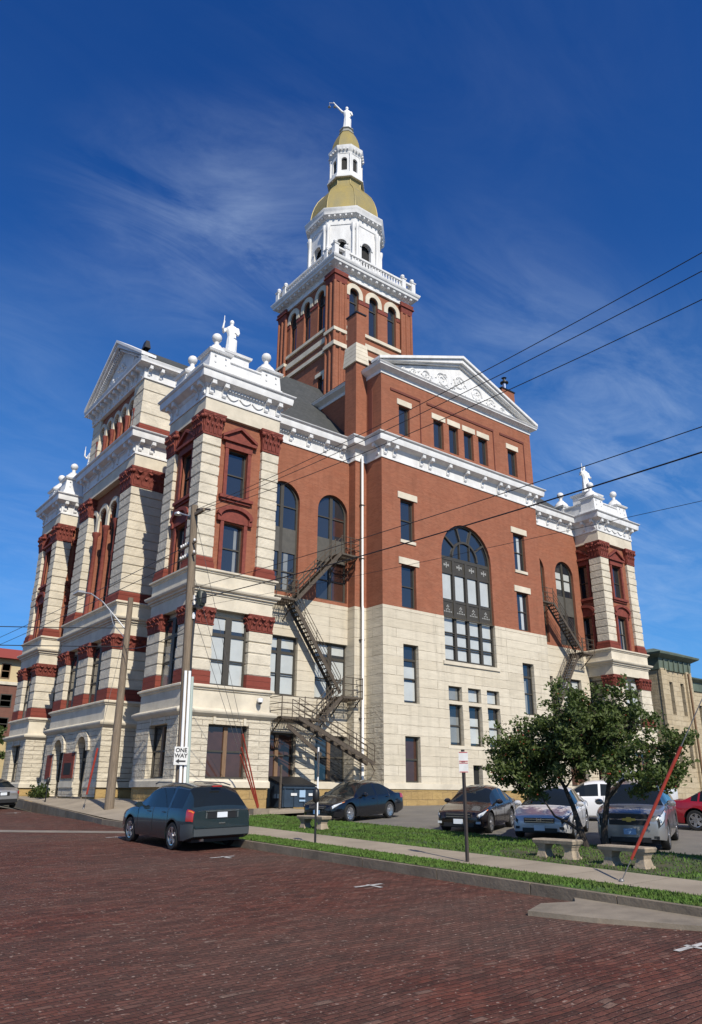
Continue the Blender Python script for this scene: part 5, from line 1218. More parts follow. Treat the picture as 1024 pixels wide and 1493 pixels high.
T = thing('brick_hotel', 'distant brown brick block with red roof and cream top storey', 'building', (22, 112, -.2))
HB = masonry('brown_brick', .3, .9, (.19, .085, .06), (.16, .075, .055), (.16, .10, .08), .02, .2, .1, (3, 6), .3)
mb = MB().use(HB); mb.box(5, 34, 110, 124, -2, 13.4); mb.obj('wall', T)
mb = MB().use(mat('cream_storey', (.48, .38, .22), .8)); mb.box(5.1, 33.9, 110.1, 123.9, 13.8, 16.8)
mb.obj('top_storey', T); mb = MB().use(SMOOTH); mb.box(4.8, 34.2, 109.8, 124.2, 13.4, 13.8); mb.obj('band_course', T)
mb = MB().use(mat('red_tile_roof', (.22, .04, .028), .8)); mb.frustum(5, 34, 110, 124, 16.8, 18.4, .9, -1.5); mb.obj('roof', T)
for x in range(8):
    for z in (1.5, 4.5, 7.5, 10.5): plainwin(T, 'Y', 109.95, 7+x*3.3, 8.5+x*3.3, z, z+1.7)
    plainwin(T, 'Y', 110.05, 6.6+x*3.3, 7.8+x*3.3, 14.2, 16.2, WOODP)
T = thing('tan_shop', 'low tan rendered building at the far left street corner', 'building', (22, 80, -.2)); mb = MB().use(mat('tan_render', (.46, .36, .19), .85, var=.15)); mb.box(16.2, 26, 78, 90, -1.5, 4.5); mb.obj('wall', T); mb = MB().use(CONC); mb.box(16.0, 26.2, 77.8, 90.2, 4.5, 4.8); mb.obj('coping', T)
plainwin(T, 'Y', 77.95, 17.2, 18.6, .4, 2.2)
# ---------------------------------------------------------------- vehicles
def paint(name, col, metal=.35, rough=.28):
    return mat(name, col, rough, metal=metal, spec=.5, coat=.7, var=.06, vscale=2)
CGLASS = mat('car_glass', (.010, .013, .014), .03, spec=.45)
TYRE = mat('tyre_rubber', (.014, .014, .014), .8)
ALLOY = mat('alloy_rim', (.55, .55, .56), .25, metal=.9)
LAMPG = mat('headlamp_glass', (.50, .53, .55), .08, spec=.8, coat=1.0)
LAMPR = mat('tail_lamp_red', (.40, .015, .012), .12, coat=1.0)
AMBER = mat('amber_lens', (.70, .20, .02), .2, coat=.8)
PLATEM = mat('number_plate', (.62, .66, .70), .4); PLATEB = mat('number_plate_blue', (.22, .36, .55), .4)
GREYPL = mat('grey_bumper_plastic', (.050, .058, .062), .5)
def lerpk(keys, x):
    if x <= keys[0][0]: return keys[0][1]
    for (a, u), (b, v) in zip(keys, keys[1:]):
        if x <= b: t = (x-a)/(b-a) if b > a else 0; return u+(v-u)*t
    return keys[-1][1]
def smoothk(keys, x):
    """monotone-ish smooth interpolation"""
    n = len(keys)
    if x <= keys[0][0]: return keys[0][1]
    if x >= keys[-1][0]: return keys[-1][1]
    for i in range(n-1):
        (a, u), (b, v) = keys[i], keys[i+1]
        if a <= x <= b:
            t = (x-a)/(b-a); m0 = (keys[i+1][1]-keys[max(i-1, 0)][1])/max(1e-6, keys[i+1][0]-keys[max(i-1, 0)][0])*(b-a); m1 = (keys[min(i+2, n-1)][1]-u)/max(1e-6, keys[min(i+2, n-1)][0]-a)*(b-a)
            lim = abs(v-u)*1.5; m0 = max(-lim, min(lim, m0)); m1 = max(-lim, min(lim, m1))
            return (2*t**3-3*t**2+1)*u+(t**3-2*t**2+t)*m0+(-2*t**3+3*t**2)*v+(t**3-t**2)*m1
def car(name, label, cat_, x, y, rz, L, W, belt, roof, wid, zlow, wheels, wr, col, glass_x, wroof, pillars, dress, group='parked cars', pitch=None, mid=.50):
    """nose at x=0 pointing to local +X after mirroring. belt/roof/wid/zlow are (distance from nose, value) keys; glass_x=(cowl, header, rear header, rear base)"""
    T = thing(name, label, cat_, (0, 0, 0), group)
    cowl, head, rhead, rbase = glass_x
    xs = {0, .04, .10, .18, .28, L-.28, L-.18, L-.10, L-.04, L, cowl, head, rhead, rbase}
    for q in wheels:
        for k in range(-6, 7): xs.add(q+(wr+.07)*math.sin(k*math.pi/12))
        xs.add(q-wr-.075); xs.add(q+wr+.075)
    for a, b_ in pillars: xs.add(a); xs.add(b_)
    k = .3
    while k < L-.2: xs.add(k); k += .16
    xs = sorted(xs); xl = [xs[0]]
    for v in xs[1:]:
        if v-xl[-1] > .012: xl.append(v)
    def sec(s):
        w_ = smoothk(wid, s)*W/2; zb = smoothk(belt, s); zr = max(zb+.015, smoothk(roof, s)); g = zr-zb; zl = lerpk(zlow, s)
        ga = min(1, g/.30)
        wrf = lerpk(wroof, s)*W/2; wrf = min(wrf, w_*.93); wtop = w_*.90*(1-ga)+wrf*ga
        za = zl
        for q in wheels:
            d = abs(s-q)
            if d < wr+.07: za = max(za, wr+math.sqrt((wr+.07)**2-d*d))
        zm = max(zl+(zb-zl)*mid, za+.02); zsh = zb-.10*(zb-zl)
        return [(0, za if za > zl+.05 else zl), (w_*.80, za if za > zl+.05 else zl), (w_*.965, za), (w_*1.0, max(za+.01, zl+(zm-zl)*.35)), (w_*1.0, zm), (w_*.985, max(zsh, zm+.01)), (w_*.945, max(zb, zm+.02)), (wtop+(w_*.945-wtop)*.12, zb+g*.86), (wtop*.90, zr-.012*ga), (wtop*.5, zr+.018+.02*ga), (0, zr+.026+.025*ga)]
    S = [sec(s) for s in xl]; nr = len(S[0])
    body = MB().use(col); parts = {'windshield': MB().use(CGLASS), 'rear_window': MB().use(CGLASS), 'side_window': MB().use(CGLASS)}
    c_, s_ = math.cos(rz), math.sin(rz); fx_ = Vector((c_, s_, 0))
    gx0, gx1 = ground_at(x+c_*L*.3, y+s_*L*.3), ground_at(x-c_*L*.3, y-s_*L*.3); gy0, gy1 = ground_at(x-s_*.8, y+c_*.8), ground_at(x+s_*.8, y-c_*.8)
    ux = Vector((c_, s_, (gx0-gx1)/(L*.6))).normalized(); uy = Vector((-s_, c_, (gy0-gy1)/1.6)).normalized(); uz = ux.cross(uy); org = Vector((x, y, ground_at(x, y)))
    T.location = org
    def W3(s, v, z): return org+ux*(L/2-s)+uy*v+uz*z
    def isglass(i, j):
        s0, s1 = xl[i], xl[i+1]; sm = (s0+s1)/2; g = smoothk(roof, sm)-smoothk(belt, sm)
        if j >= 7 and cowl-.005 <= s0 and s1 <= head+.005: return 'windshield'
        if j >= 7 and rhead-.005 <= s0 and s1 <= rbase+.005: return 'rear_window'
        if j == 6 and g > .10 and cowl+.25*(head-cowl) < sm < rbase-.25*(rbase-rhead) and not any(a-.005 <= s0 and s1 <= b_+.005 for a, b_ in pillars): return 'side_window'
        return None
    for sg in (1, -1):
        i0 = {}
        for i in range(len(xl)-1):
            for j in range(nr-1):
                q = [W3(xl[i], sg*S[i][j][0], S[i][j][1]), W3(xl[i+1], sg*S[i+1][j][0], S[i+1][j][1]), W3(xl[i+1], sg*S[i+1][j+1][0], S[i+1][j+1][1]), W3(xl[i], sg*S[i][j+1][0], S[i][j+1][1])]
                if sg < 0: q = q[::-1]
                gl = isglass(i, j); m_ = parts[gl] if gl else body
                if gl is None: body.use(BLACK if j == 0 else col)
                m_.smooth = True; m_.face(*q)
        for i in (0, len(xl)-1):
            for j in range(nr-1):
                q = [W3(xl[i], sg*S[i][j][0], S[i][j][1]), W3(xl[i], 0, S[i][j][1]), W3(xl[i], 0, S[i][j+1][1]), W3(xl[i], sg*S[i][j+1][0], S[i][j+1][1])]
                body.use(col); body.smooth = False; body.face(*q)
    def weld(o):
        bm = bmesh.new(); bm.from_mesh(o.data); bmesh.ops.remove_doubles(bm, verts=bm.verts, dist=.002); bmesh.ops.recalc_face_normals(bm, faces=bm.faces); bm.to_mesh(o.data); bm.free(); o.data.set_sharp_from_angle(angle=R(38)); return o
    B = weld(body.obj('body', T))
    for nm in parts:
        if parts[nm].f:
            for ob in (parts[nm].objs(nm, T, .004) if nm == 'side_window' else [parts[nm].obj(nm, T)]): weld(ob)
    # interior hint: dark block is not needed, glass is opaque-dark
    def surf(s, j): p = sec(s); return p[j]
    def blk(name, mt, s0, s1, v0, v1, z0, z1, parent=None, bev=.0):
        mb = MB().use(mt); pts = [(s0, v0), (s1, v0), (s1, v1), (s0, v1)]
        lo = [W3(a, b_, z0) for a, b_ in pts]; hi = [W3(a, b_, z1) for a, b_ in pts]
        i = len(mb.v); mb.v += [tuple(p) for p in lo+hi]
        for q in ((3, 2, 1, 0), (4, 5, 6, 7), (0, 1, 5, 4), (1, 2, 6, 5), (2, 3, 7, 6), (3, 0, 4, 7)): mb.f.append(q); mb.m.append(0); mb.sm.append(False)
        return mb.obj(name, parent or T)
    def patch(name, mt, s0, s1, t0, t1, off=.012, parent=None, n=8, both=True, rows=4, ends=None):
        """skin patch following the flank/nose: t in row units"""
        for sg in (1, -1) if both else (1,):
            mb = MB().use(mt); mb.smooth = True; g = []
            for k in range(n+1):
                s = s0+(s1-s0)*k/n; p = sec(max(0, min(L, s))); r_ = []
                e0 = t0 if not ends else t0+(ends[0]-t0)*k/n; e1 = t1 if not ends else t1+(ends[1]-t1)*k/n
                for q in range(rows+1):
                    t_ = e0+(e1-e0)*q/rows; j = min(int(t_), nr-2); f_ = t_-j
                    v = p[j][0]+(p[j+1][0]-p[j][0])*f_; z = p[j][1]+(p[j+1][1]-p[j][1])*f_
                    nrm = Vector((max(-1, min(1, ((.35-s)/.35 if s < .35 else (L-.35-s)/.35 if s > L-.35 else 0))), 1.0)).normalized() if True else 0
                    r_.append(W3(s-nrm.x*off, sg*(v+off*nrm.y), z))
                g.append(r_)
            mb.grid(g, flip=sg > 0); o = mb.obj(name, parent or T)
    K = dict(T=T, W3=W3, blk=blk, patch=patch, sec=sec, L=L, W=W, S=sec, uy=uy, ux=ux, uz=uz)
    for q in wheels:
        for sg in (1, -1):
            wv = sec(q)[4][0]; yc = sg*(wv-.115)
            cen = W3(q, yc, wr); ry = uy*sg
            def ringpts(r_, a_, n=24): return [cen+ux*(r_*math.cos(2*math.pi*k/n))+uz*(r_*math.sin(2*math.pi*k/n))+ry*a_ for k in range(n)]
            mb = MB().use(TYRE); mb.smooth = True
            mb.grid([ringpts(r_, a_) for r_, a_ in ((wr*.60, -.10), (wr*.93, -.11), (wr, -.07), (wr, .07), (wr*.94, .105), (wr*.68, .10), (wr*.66, .06))], True, sg < 0); mb.face(*ringpts(wr*.6, -.10))
            wo_ = mb.obj('wheel', T)
            mb = MB().use(BLACK); mb.face(*ringpts(wr*.67, .05)); mb.use(ALLOY); mb.smooth = True
            mb.grid([ringpts(r_, a_) for r_, a_ in ((wr*.69, .085), (wr*.68, .10), (wr*.61, .095), (wr*.60, .05))], True)
            mb.smooth = False
            ns = dress.get('spokes', 7)
            for k in range(ns):
                an = 2*math.pi*k/ns+.3; d = ux*math.cos(an)+uz*math.sin(an); t_ = ux*-math.sin(an)+uz*math.cos(an)
                a_, b_ = .055*wr/.33, .042*wr/.33
                mb.prism([cen+d*.03+t_*a_+ry*.06, cen+d*.03-t_*a_+ry*.06, cen+d*wr*.65-t_*b_+ry*.075, cen+d*wr*.65+t_*b_+ry*.075], ry*.028)
            mb.prism(ringpts(.075, .075, 12), ry*.03); mb.obj('rim', wo_)
            # dark wheel well
            mb = MB().use(BLACK); mb.grid([[W3(q, 0, wr)+ux*((wr+.068)*math.cos(math.pi*k/12))+uz*((wr+.068)*math.sin(math.pi*k/12))+ry*a_ for k in range(13)] for a_ in (wv-.30, wv-.01)]); mb.face(*[W3(q, 0, wr)+ux*((wr+.068)*math.cos(math.pi*k/12))+uz*((wr+.068)*math.sin(math.pi*k/12))+ry*(wv-.30) for k in range(13)]); mb.obj('wheel_arch', T)
    # door seams and handles
    for s in dress.get('seams', ()):
        for sg in (1, -1):
            p = sec(s); mb = MB().use(BLACK); mb.tube([W3(s+.012*math.sin(k), sg*(p[j][0]+.001), p[j][1]) for k, j in enumerate((3, 4, 5, 6))], .006, 4); mb.obj('door_seam', T)
    for s in dress.get('handles', ()):
        for sg in (1, -1):
            p = sec(s); v = p[5][0]; z = p[5][1]-.03; mb = MB().use(dress.get('handle_mat', col)); mb.tube([W3(s-.09, sg*(v+.02), z), W3(s, sg*(v+.035), z), W3(s+.09, sg*(v+.02), z)], .016, 6); mb.obj('door_handle', T)
    if 'mirror' in dress:
        s = dress['mirror']
        for sg in (1, -1):
            p = sec(s); c0 = (s, sg*(p[6][0]+.13), p[6][1]+.07); mb = MB().use(dress.get('mirror_mat', col)); mb.smooth = True
            rows = []
            for r_, a_ in ((.02, -.09), (.75, -.06), (1, 0), (.9, .05)): rows.append([W3(c0[0]+a_*.9, c0[1]+.125*r_*math.cos(2*math.pi*k/12), c0[2]+.085*r_*math.sin(2*math.pi*k/12)) for k in range(12)])
            mb.grid(rows, True); mb.face(*rows[-1]); mb.smooth = False; mb.bar(W3(s, sg*p[6][0]*.98, p[6][1]+.03), W3(s, sg*(p[6][0]+.08), p[6][1]+.05), .05); mb.obj('wing_mirror', T)
    dress['f'](K); return T
def ground_at(x, y): return (ground(x, y)+.004) if x < 12.3 else soft(x, y)+.034
def front_set(K, gz0, gz1, ghw, gm, lz, pz, plate_m=PLATEM, chrome=True, bars=3, lower=None):
    b = K['blk']
    o = b('grille', gm, -.028, .08, -ghw, ghw, gz0, gz1)
    if chrome:
        for k in range(bars): z = gz0+(k+.5)*(gz1-gz0)/bars; b('grille_bar', CHROME, -.04, -.02, -ghw*.96, ghw*.96, z-.012, z+.012, o)
    b('number_plate', plate_m, -.055, -.035, -.16, .16, pz-.075, pz+.075)
    if lower: b('air_intake', BLACK, -.02, .08, -lower[2], lower[2], lower[0], lower[1])
PI = math.pi
# dark teal people carrier parked at the kerb, seen from behind
TEAL = paint('dark_teal_paint', (.022, .037, .043), .30, .26)
def d_suv(K):
    b, p, L = K['blk'], K['patch'], K['L']
    p('tail_lamp', LAMPR, L-.30, L-.015, 4.15, 6.0, .014)
    p('tail_lamp_lens', AMBER, L-.22, L-.03, 5.35, 5.75, .02)
    b('rear_bumper', GREYPL, L-.05, L+.03, -.86, .86, .40, .60); b('bumper_step', TEAL, L-.05, L+.05, -.84, .84, .60, .64); p('bumper_corner', GREYPL, L-.55, L, 2.1, 3.9, .012)
    b('plate_recess', BLACK, L-.02, L+.012, -.45, .45, .84, 1.02); b('number_plate', PLATEM, L, L+.022, -.16, .16, .86, 1.0)
    b('chrome_strip', CHROME, L, L+.03, -.52, .52, 1.02, 1.045); b('badge', CHROME, L, L+.02, -.10, .10, .70, .73)
    for sg in (1, -1): b('chrome_trim', CHROME, L, L+.022, sg*.49-.02, sg*.49+.02, .85, 1.0)
    b('brake_light', LAMPR, L-.42, L-.36, -.15, .15, 1.655, 1.685)
    b('exhaust_pipe', CHROME, L-.1, L+.02, .55, .63, .27, .33); b('underbody', BLACK, .5, L-.3, -.75, .75, .22, .38)
    for sg in (1, -1):
        mb = MB().use(GREYPL); mb.tube([K['W3'](s, sg*.62, 1.70+z) for s, z in ((1.9, -.01), (2.1, .035), (3.9, .035), (4.3, -.02))], .018, 6); mb.obj('roof_rail', K['T'])
car('parked_car', 'dark teal people carrier parked at the kerb, seen from behind', 'car', 11.28, 22.75, PI/2, 5.02, 1.98,
    [(0, .62), (.15, .78), (.6, .92), (1.25, 1.02), (2.5, 1.06), (4.6, 1.09), (4.9, 1.07), (5.02, 1.02)],
    [(0, .62), (.6, .93), (1.28, 1.05), (1.7, 1.34), (2.15, 1.58), (2.6, 1.67), (3.6, 1.69), (4.35, 1.64), (4.66, 1.45), (4.93, 1.10), (5.02, 1.02)],
    [(0, .72), (.12, .86), (.4, .95), (1.0, 1.0), (4.2, 1.0), (4.75, .965), (4.95, .92), (5.02, .88)], [(0, .32), (.4, .24), (4.6, .26), (5.02, .38)], (.98, 3.93), .355, TEAL, (1.28, 2.1, 4.38, 4.90), [(0, .72), (2.4, .72), (4.3, .68), (5, .74)],
    [(2.55, 2.66), (3.55, 3.66), (4.42, 4.9)], dict(f=d_suv, seams=(1.55, 2.6, 3.6), handles=(2.35, 3.35), mirror=1.75, spokes=5, handle_mat=TEAL), mid=.55)
# black sedan by the wall
BLK = paint('black_paint', (.006, .007, .010), .2, .18)
def sedan_front(gm=BLACK, lamps=(4.35, 5.9), gz=(.50, .66), ghw=.42, pz=.42, pm=PLATEM, chrome=True, fog=True, col=None, logo=None, bars=2, lens=None):
    def f(K):
        b, p, L = K['blk'], K['patch'], K['L']
        p('lamp_housing', BLACK, .03, .70, lamps[0]-.12, lamps[1]+.08, .009, ends=(lamps[0]+.85, lamps[1]-.02)); p('headlamp', lens or LAMPG, .06, .60, lamps[0]+.08, lamps[1]-.08, .015, ends=(lamps[0]+1.0, lamps[1]-.2)); p('turn_lens', AMBER, .50, .64, lamps[0]+.85, lamps[1]-.25, .016)
        front_set(K, gz[0], gz[1], ghw, gm, 0, pz, pm, chrome, bars, (.24, .36, .52))
        if fog:
            for sg in (1, -1): b('fog_lamp', LAMPG if fog is True else fog, .0, .10, sg*.66-.07, sg*.66+.07, .33, .40)
        p('tail_lamp', LAMPR, L-.45, L-.02, 4.6, 5.9, .012); b('number_plate', PLATEM, L, L+.02, -.16, .16, .70, .82); b('rear_bumper', col or BLACK, L-.02, L+.03, -.7, .7, .32, .50)
        b('underbody', BLACK, .4, L-.4, -.7, .7, .18, .34)
        if logo == 'H':
            c0 = (gz[0]+gz[1])/2+.02; o = b('emblem', CHROME, -.055, -.045, -.075, -.05, c0-.06, c0+.06); b('emblem', CHROME, -.055, -.045, .05, .075, c0-.06, c0+.06, o); b('emblem', CHROME, -.055, -.045, -.05, .05, c0-.012, c0+.012, o)
        if logo == 'tie':
            c0 = (gz[0]+gz[1])/2; g_ = mat('gold_emblem', (.55, .40, .10), .3, metal=.8); b('emblem', g_, -.06, -.045, -.17, .17, c0-.03, c0+.03); b('emblem', g_, -.058, -.045, -.06, .06, c0-.06, c0+.06)
    return f
SED = dict(belt=[(0, .52), (.10, .66), (.5, .76), (1.25, .90), (2.4, .93), (4.2, .99), (4.7, .98), (5.05, .90), (5.09, .80)],
    roof=[(0, .52), (.5, .77), (1.3, .93), (1.75, 1.20), (2.2, 1.41), (2.7, 1.47), (3.3, 1.45), (3.75, 1.32), (4.25, 1.05), (4.4, 1.01), (5.05, .91), (5.09, .80)],
    wid=[(0, .66), (.08, .80), (.3, .92), (.9, 1.0), (4.1, 1.0), (4.8, .93), (5.0, .86), (5.09, .76)], zlow=[(0, .26), (.4, .20), (4.5, .22), (5.09, .36)])
def sc_keys(keys, kx, kz=1): return [(a*kx, b_*kz) for a, b_ in keys]
def sedan(label, x, y, rz, L, W, H, col, wheels, wr, dress, pillars=None):
    kx, kz = L/5.09, H/1.47
    return car('parked_car', label, 'car', x, y, rz, L, W, sc_keys(SED['belt'], kx, kz), sc_keys(SED['roof'], kx, kz), sc_keys(SED['wid'], kx), sc_keys(SED['zlow'], kx), wheels, wr, col, (1.32*kx, 2.2*kx, 3.35*kx, 4.24*kx), [(0, .70), (2.4*kx, .66), (3.5*kx, .64), (4.3*kx, .70)], [(2.78*kx, 2.88*kx), (3.72*kx, 3.80*kx)], dress)
sedan('black sedan parked beside the dark bin, facing the street', 21.3, 26.9, R(195), 5.09, 1.85, 1.49, BLK, (.98, 3.79), .335, dict(f=sedan_front(BLACK, (4.5, 5.9), (.52, .64), .40, .40, PLATEB, True, False), seams=(1.6, 2.83, 3.75), handles=(2.6, 3.6), mirror=1.85, spokes=9, mirror_mat=BLK))
BRN = paint('dark_brown_paint', (.030, .022, .018), .5, .25)
sedan('dark brown sedan parked between the black sedan and the white saloon', 21.75, 20.3, R(206), 4.72, 1.74, 1.43, BRN, (.93, 3.60), .325, dict(f=sedan_front(BLACK, (4.4, 5.9), (.50, .66), .44, .40, PLATEM), seams=(1.5, 2.6, 3.5), handles=(2.4, 3.35), mirror=1.7, spokes=6))
WHP = paint('silver_white_paint', (.60, .61, .63), .15, .25)
sedan('white saloon in dappled shade with slim headlamps and black grille', 22.15, 17.35, R(208), 4.86, 1.85, 1.46, WHP, (.93, 3.70), .33, dict(f=sedan_front(BLACK, (4.6, 5.8), (.50, .64), .46, .36, PLATEM, True, BLACK, WHP, 'H', 2, mat('smoked_lens', (.10, .11, .12), .08, spec=.8, coat=1.0)), seams=(1.5, 2.65, 3.55), handles=(2.45, 3.4), mirror=1.75, spokes=7))
SILV = paint('silver_paint', (.34, .34, .34), .6, .28)
def d_equ(K):
    b, p, L = K['blk'], K['patch'], K['L']
    sedan_front(BLACK, (4.3, 6.0), (.66, .94), .52, .50, PLATEB, True, BLACK, SILV, 'tie', 1)(K)
    for sg in (1, -1):
        mb = MB().use(GREYPL); mb.tube([K['W3'](s, sg*.60, 1.70+z) for s, z in ((2.0, -.01), (2.2, .04), (4.0, .04), (4.4, -.02))], .018, 6); mb.obj('roof_rail', K['T'])
EQ = dict(belt=[(0, .74), (.10, .90), (.5, 1.02), (1.2, 1.08), (2.5, 1.10), (4.5, 1.14), (4.72, 1.1), (4.78, 1.0)], roof=[(0, .74), (.5, 1.03), (1.2, 1.10), (1.6, 1.36), (2.0, 1.60), (2.5, 1.68), (3.6, 1.69), (4.3, 1.62), (4.6, 1.3), (4.74, 1.11), (4.78, 1.0)], wid=[(0, .74), (.08, .88), (.25, .96), (.8, 1.0), (4.2, 1.0), (4.6, .96), (4.78, .88)], zlow=[(0, .32), (.4, .26), (4.4, .28), (4.78, .42)])
def suvcar(label, x, y, rz, col, f, L=4.78, W=1.82, group='parked cars', kz=1.0):
    kx = L/4.78
    return car('parked_car', label, 'car', x, y, rz, L, W, sc_keys(EQ['belt'], kx, kz), sc_keys(EQ['roof'], kx, kz), sc_keys(EQ['wid'], kx), sc_keys(EQ['zlow'], kx), (.93*kx, 3.79*kx), .36, col, (1.22*kx, 2.0*kx, 4.3*kx, 4.70*kx), [(0, .70), (2.2*kx, .72), (4.2*kx, .70), (4.7*kx, .76)], [(2.5*kx, 2.6*kx), (3.5*kx, 3.6*kx), (4.4*kx, 4.7*kx)], dict(f=f, seams=(1.5, 2.55, 3.5), handles=(2.35, 3.3), mirror=1.62, spokes=5, mirror_mat=SILV if col is SILV else col), group)
suvcar('silver sport utility car with black barred grille behind the stone bench', 21.7, 13.85, R(206), SILV, d_equ)
WH2 = paint('plain_white_paint', (.74, .74, .73), .0, .3)
sedan('plain white car parked in the second row behind the tree', 28.6, 20.2, R(120), 4.7, 1.80, 1.48, WH2, (.93, 3.62), .33, dict(f=sedan_front(), seams=(1.6, 2.75, 3.6), handles=(2.55, 3.4), mirror=1.8, spokes=6))
def d_amber(K):
    sedan_front(BLACK, (4.3, 6.0), (.66, .94), .52, .5)(K); o = K['blk']('amber_light_bar', AMBER, 1.9, 2.15, -.6, .6, 1.74, 1.86)
suvcar('pale sport utility car with amber light bar in the back row', 36.5, 24.0, R(150), WHP, d_amber, 4.9, 1.9, 'parked cars', 1.05)
REDP = paint('red_paint', (.36, .012, .022), .25, .25)
sedan('red coupe at the right edge of the parking lot', 28.0, 13.9, R(-80), 4.7, 1.80, 1.42, REDP, (.93, 3.62), .33, dict(f=sedan_front(), seams=(1.6, 2.9), handles=(2.6,), mirror=1.8, spokes=6))
def d_rear(K):
    sedan_front(BLACK)(K); b, p, L = K['blk'], K['patch'], K['L']; b('plate_recess', BLACK, L-.02, L+.012, -.30, .30, .66, .86); b('number_plate', PLATEM, L, L+.022, -.16, .16, .69, .83)
sedan('silver sedan seen from behind at the far left kerb', 11.75, 46.6, PI/2, 4.8, 1.80, 1.43, SILV, (.93, 3.7), .33, dict(f=d_rear, seams=(1.6, 2.83, 3.75), handles=(2.6, 3.6), mirror=1.85, spokes=7))

# ---------------------------------------------------------------- trees
BARK = mat('dark_bark', (.035, .027, .020), .9, var=.4, vscale=8, bump=.5, bscale=12, stretch=(3, 3, .5))
lm = bpy.data.materials.new('leaf_green'); lm.use_nodes = True; t = N(lm.node_tree); b = t.n['Principled BSDF']; b.inputs['Roughness'].default_value = .55; b.inputs['Specular IOR Level'].default_value = .3
g = t.new('ShaderNodeNewGeometry'); o = t.new('ShaderNodeTexCoord').outputs['Object']
c = t.mix(g.outputs['Random Per Island'], (.048, .076, .022), (.098, .128, .036)); c = t.mix(t.ramp(t.noise(o, 1.1, 3), [(.4, 0), (.7, .6)]), c, (.110, .135, .042)); t.l.new(c, b.inputs['Base Color'])
tr = t.new('ShaderNodeBsdfTranslucent'); tr.inputs[0].default_value = (.09, .16, .02, 1); ms = t.new('ShaderNodeMixShader'); ms.inputs[0].default_value = .25; t.l.new(b.outputs[0], ms.inputs[1]); t.l.new(tr.outputs[0], ms.inputs[2])
t.l.new(ms.outputs[0], [q for q in t.n if q.type == 'OUTPUT_MATERIAL'][0].inputs[0])
FRUIT = mat('crab_apple_red', (.24, .045, .02), .4)
def tree(name, label, trunks, blobs, nleaf, leaf, seed, fruit=0, group='trees', base=(0, 0, 0), shift=(0, 0, 0)):
    sv = Vector(shift); trunks = [([Vector(p)+sv for p in pts], r0) for pts, r0 in trunks]; blobs = [(b_[0]+sv.x, b_[1]+sv.y, b_[2]+sv.z, b_[3]*(1.25 if len(blobs) < 20 else 1.6), b_[4]*(1.0 if len(blobs) < 20 else 1.1), b_[5]*(1.0 if len(blobs) < 20 else 1.06)) for b_ in blobs]; base = Vector(base)+sv
    rg = random.Random(seed); T = thing(name, label, 'tree', base, group)
    for pts, r0 in trunks:
        mb = MB().use(BARK); n = len(pts); mb.tube(pts, [r0*(1-.75*k/(n-1)) for k in range(n)], 8); mb.obj('trunk', T)
    br_ = MB().use(BARK); cr = MB().use(lm); fr = MB().use(FRUIT)
    tips = [Vector(p) for pts, _ in trunks for p in pts[len(pts)//2:]]
    vol = [b_[3]*b_[4]*b_[5] for b_ in blobs]; tot = sum(vol)
    for (bx, by, bz, rx, ry, rz_), v in zip(blobs, vol):
        c0 = Vector((bx, by, bz)); tp = min(tips, key=lambda q: (q-c0).length); mid_ = tp.lerp(c0, .55)+Vector((rg.uniform(-.2, .2), rg.uniform(-.2, .2), -.15))
        br_.tube([tp, mid_, c0], [.045, .03, .014], 6)
        twigs = []
        for _ in range(max(5, int(16*v/tot*len(blobs)))):
            d = Vector((rg.gauss(0, 1), rg.gauss(0, 1), rg.gauss(0, .9))).normalized()*rg.uniform(.45, 1.28); e = c0+Vector((d.x*rx, d.y*ry, d.z*rz_))
            br_.tube([c0.lerp(e, .1), c0.lerp(e, .6)+Vector((0, 0, .05)), e], [.014, .009, .004], 4, cap=False); twigs.append((c0, e))
        for _ in range(int(nleaf*v/tot)):
            a, e = rg.choice(twigs); p = a.lerp(e, rg.uniform(.35, 1.05)**.8)+Vector((rg.gauss(0, .085), rg.gauss(0, .085), rg.gauss(0, .075)))
            s = leaf*rg.uniform(.6, 1.35); n_ = Vector((rg.gauss(0, .7), rg.gauss(0, .7), rg.gauss(.45, .6))).normalized(); u = n_.cross(Vector((rg.gauss(0, 1), rg.gauss(0, 1), rg.gauss(0, 1)))).normalized(); w_ = n_.cross(u)
            cr.face(p-u*s*.5, p+w_*s*.27-n_*s*.06, p+u*s*.55, p-w_*s*.27-n_*s*.06)
            if fruit and rg.random() < fruit: fr.ball(p+Vector((0, 0, -.05)), .022, 5)
    br_.obj('branch', T); cr.obj('crown', T)
    if fr.f: fr.obj('fruit', T).__setitem__('kind', 'stuff')
    return T
gz = ground(17.2, 11.6)+.12
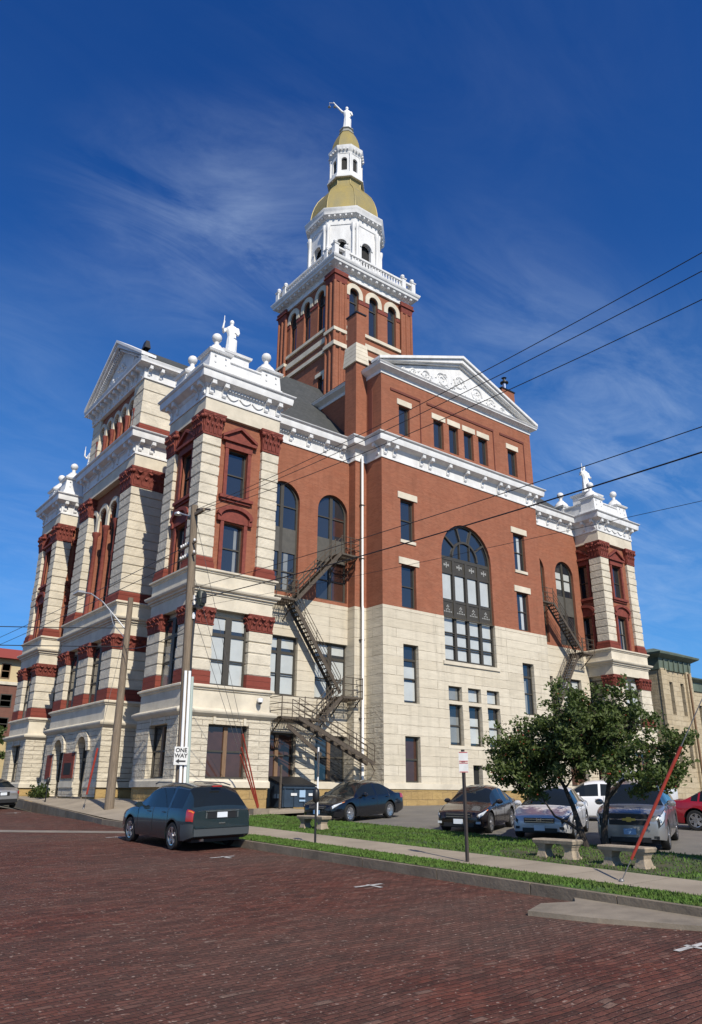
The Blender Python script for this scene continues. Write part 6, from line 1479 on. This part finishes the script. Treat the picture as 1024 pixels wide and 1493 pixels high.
tree('crab_apple_tree', 'spreading crab apple tree with forked dark trunk between two stone benches', [([(17.0, 11.75, gz-.2), (17.05, 12.0, gz+.5), (17.2, 12.3, gz+1.1), (17.3, 12.6, gz+1.6), (17.4, 13.0, gz+2.1), (17.6, 13.4, gz+2.6)], .095), ([(17.1, 11.35, gz-.2), (17.15, 11.35, gz+.6), (17.2, 11.2, gz+1.3), (17.3, 11.1, gz+2.0), (17.4, 11.0, gz+2.8)], .105),
    ([(17.08, 11.95, gz+.45), (16.95, 12.35, gz+.72), (16.9, 12.7, gz+.85), (16.85, 12.95, gz+1.2), (16.9, 13.2, gz+1.6)], .05), ([(17.2, 11.2, gz+1.3), (17.2, 10.7, gz+1.75), (17.3, 10.1, gz+2.0), (17.4, 9.8, gz+2.1)], .05)],
    [(17.3, 13.9, 1.35, .8, .75, .62), (17.3, 14.35, .75, .75, .55, .5), (17.1, 13.5, .55, .7, .65, .5), (17.5, 13.0, 1.75, .85, .8, .55), (17.4, 12.3, 2.35, .75, .55, .55), (17.7, 12.2, 1.7, .8, .7, .6), (17.3, 11.7, 1.25, .8, .7, .6), (17.5, 11.2, 2.05, .8, .65, .65), (17.6, 10.75, 2.45, .55, .45, .5), (17.5, 10.35, 1.75, .7, .6, .55), (17.3, 10.7, .95, .7, .6, .5), (17.5, 9.85, 1.15, .6, .5, .5), (17.5, 9.5, .6, .55, .45, .42), (17.3, 12.75, 1.05, .75, .6, .5), (17.4, 12.65, 2.75, .3, .22, .45), (17.1, 13.15, .15, .5, .4, .3), (17.3, 14.6, 1.15, .6, .45, .5), (17.2, 14.2, .25, .55, .4, .35), (17.4, 13.3, 1.1, .7, .6, .5), (17.5, 11.9, 1.95, .7, .6, .5), (17.2, 9.6, .35, .6, .45, .4), (17.3, 11.2, .75, .6, .5, .4), (17.4, 12.3, .55, .5, .45, .35), (17.3, 10.2, .35, .6, .5, .4), (17.6, 9.1, 1.3, .5, .4, .4), (17.0, 13.9, .8, .8, .55, .5)], 31000, .115, 11, .010, base=(17.05, 11.6, gz), shift=(1.25, 1.45, .02))
tree('crab_apple_tree', 'smaller tree at the right edge of the lawn reaching into view', [([(17.9, 6.6, -1.6), (17.9, 6.8, -.6), (18.0, 7.2, .4), (18.1, 7.6, 1.2), (18.2, 8.0, 1.9)], .08)],
    [(17.9, 7.9, 1.85, .6, .55, .45), (18.0, 7.4, 1.2, .6, .6, .45), (18.0, 8.35, 1.35, .4, .35, .28), (17.9, 7.5, .35, .6, .55, .4), (18.0, 8.2, .25, .55, .5, .35), (18.0, 6.9, 2.2, .7, .6, .5), (17.9, 6.5, 1.2, .7, .6, .6)], 9000, .12, 12, .012, base=(17.9, 6.6, -1.6))
for k, (x, y, z, s) in enumerate(((14.6, 62, 2.6, 1.0), (15.6, 68, 4.4, 1.0))):
    tree('street_tree', ('bushy green tree above the tan shop at the left edge', 'small round tree against the distant brick block')[k], [([(x, y, -.4), (x+.1, y, z*.5), (x, y+.1, z)], .12)], [(x, y, z, 1.3*s, 1.3*s, .8*s), (x-.8, y+.3, z-.3, 1.0, 1.0, .7), (x+.9, y, z-.2, .9, .9, .6)], 1500, .28, 20+k, base=(x, y, -.4), group='trees')
# weeds at the foot of the wall
mb = MB().use(lm); rg = random.Random(8)
for k in range(420):
    x, y = rg.uniform(15.35, 15.85), rg.choice((rg.gauss(51.6, .5), rg.gauss(50.2, .35))); z = -.3+abs(rg.gauss(0, .3)); s = .14
    u = Vector((rg.gauss(0, 1), rg.gauss(0, 1), rg.gauss(0, 1))).normalized(); w_ = u.cross(Vector((.3, .5, .8))).normalized(); p = Vector((x, y, z)); mb.face(p-u*s, p+w_*s*.4, p+u*s, p-w_*s*.4)
mb.obj('weeds', None, 'tuft of green weeds at the foundation beside the arched street doors', 'plant')
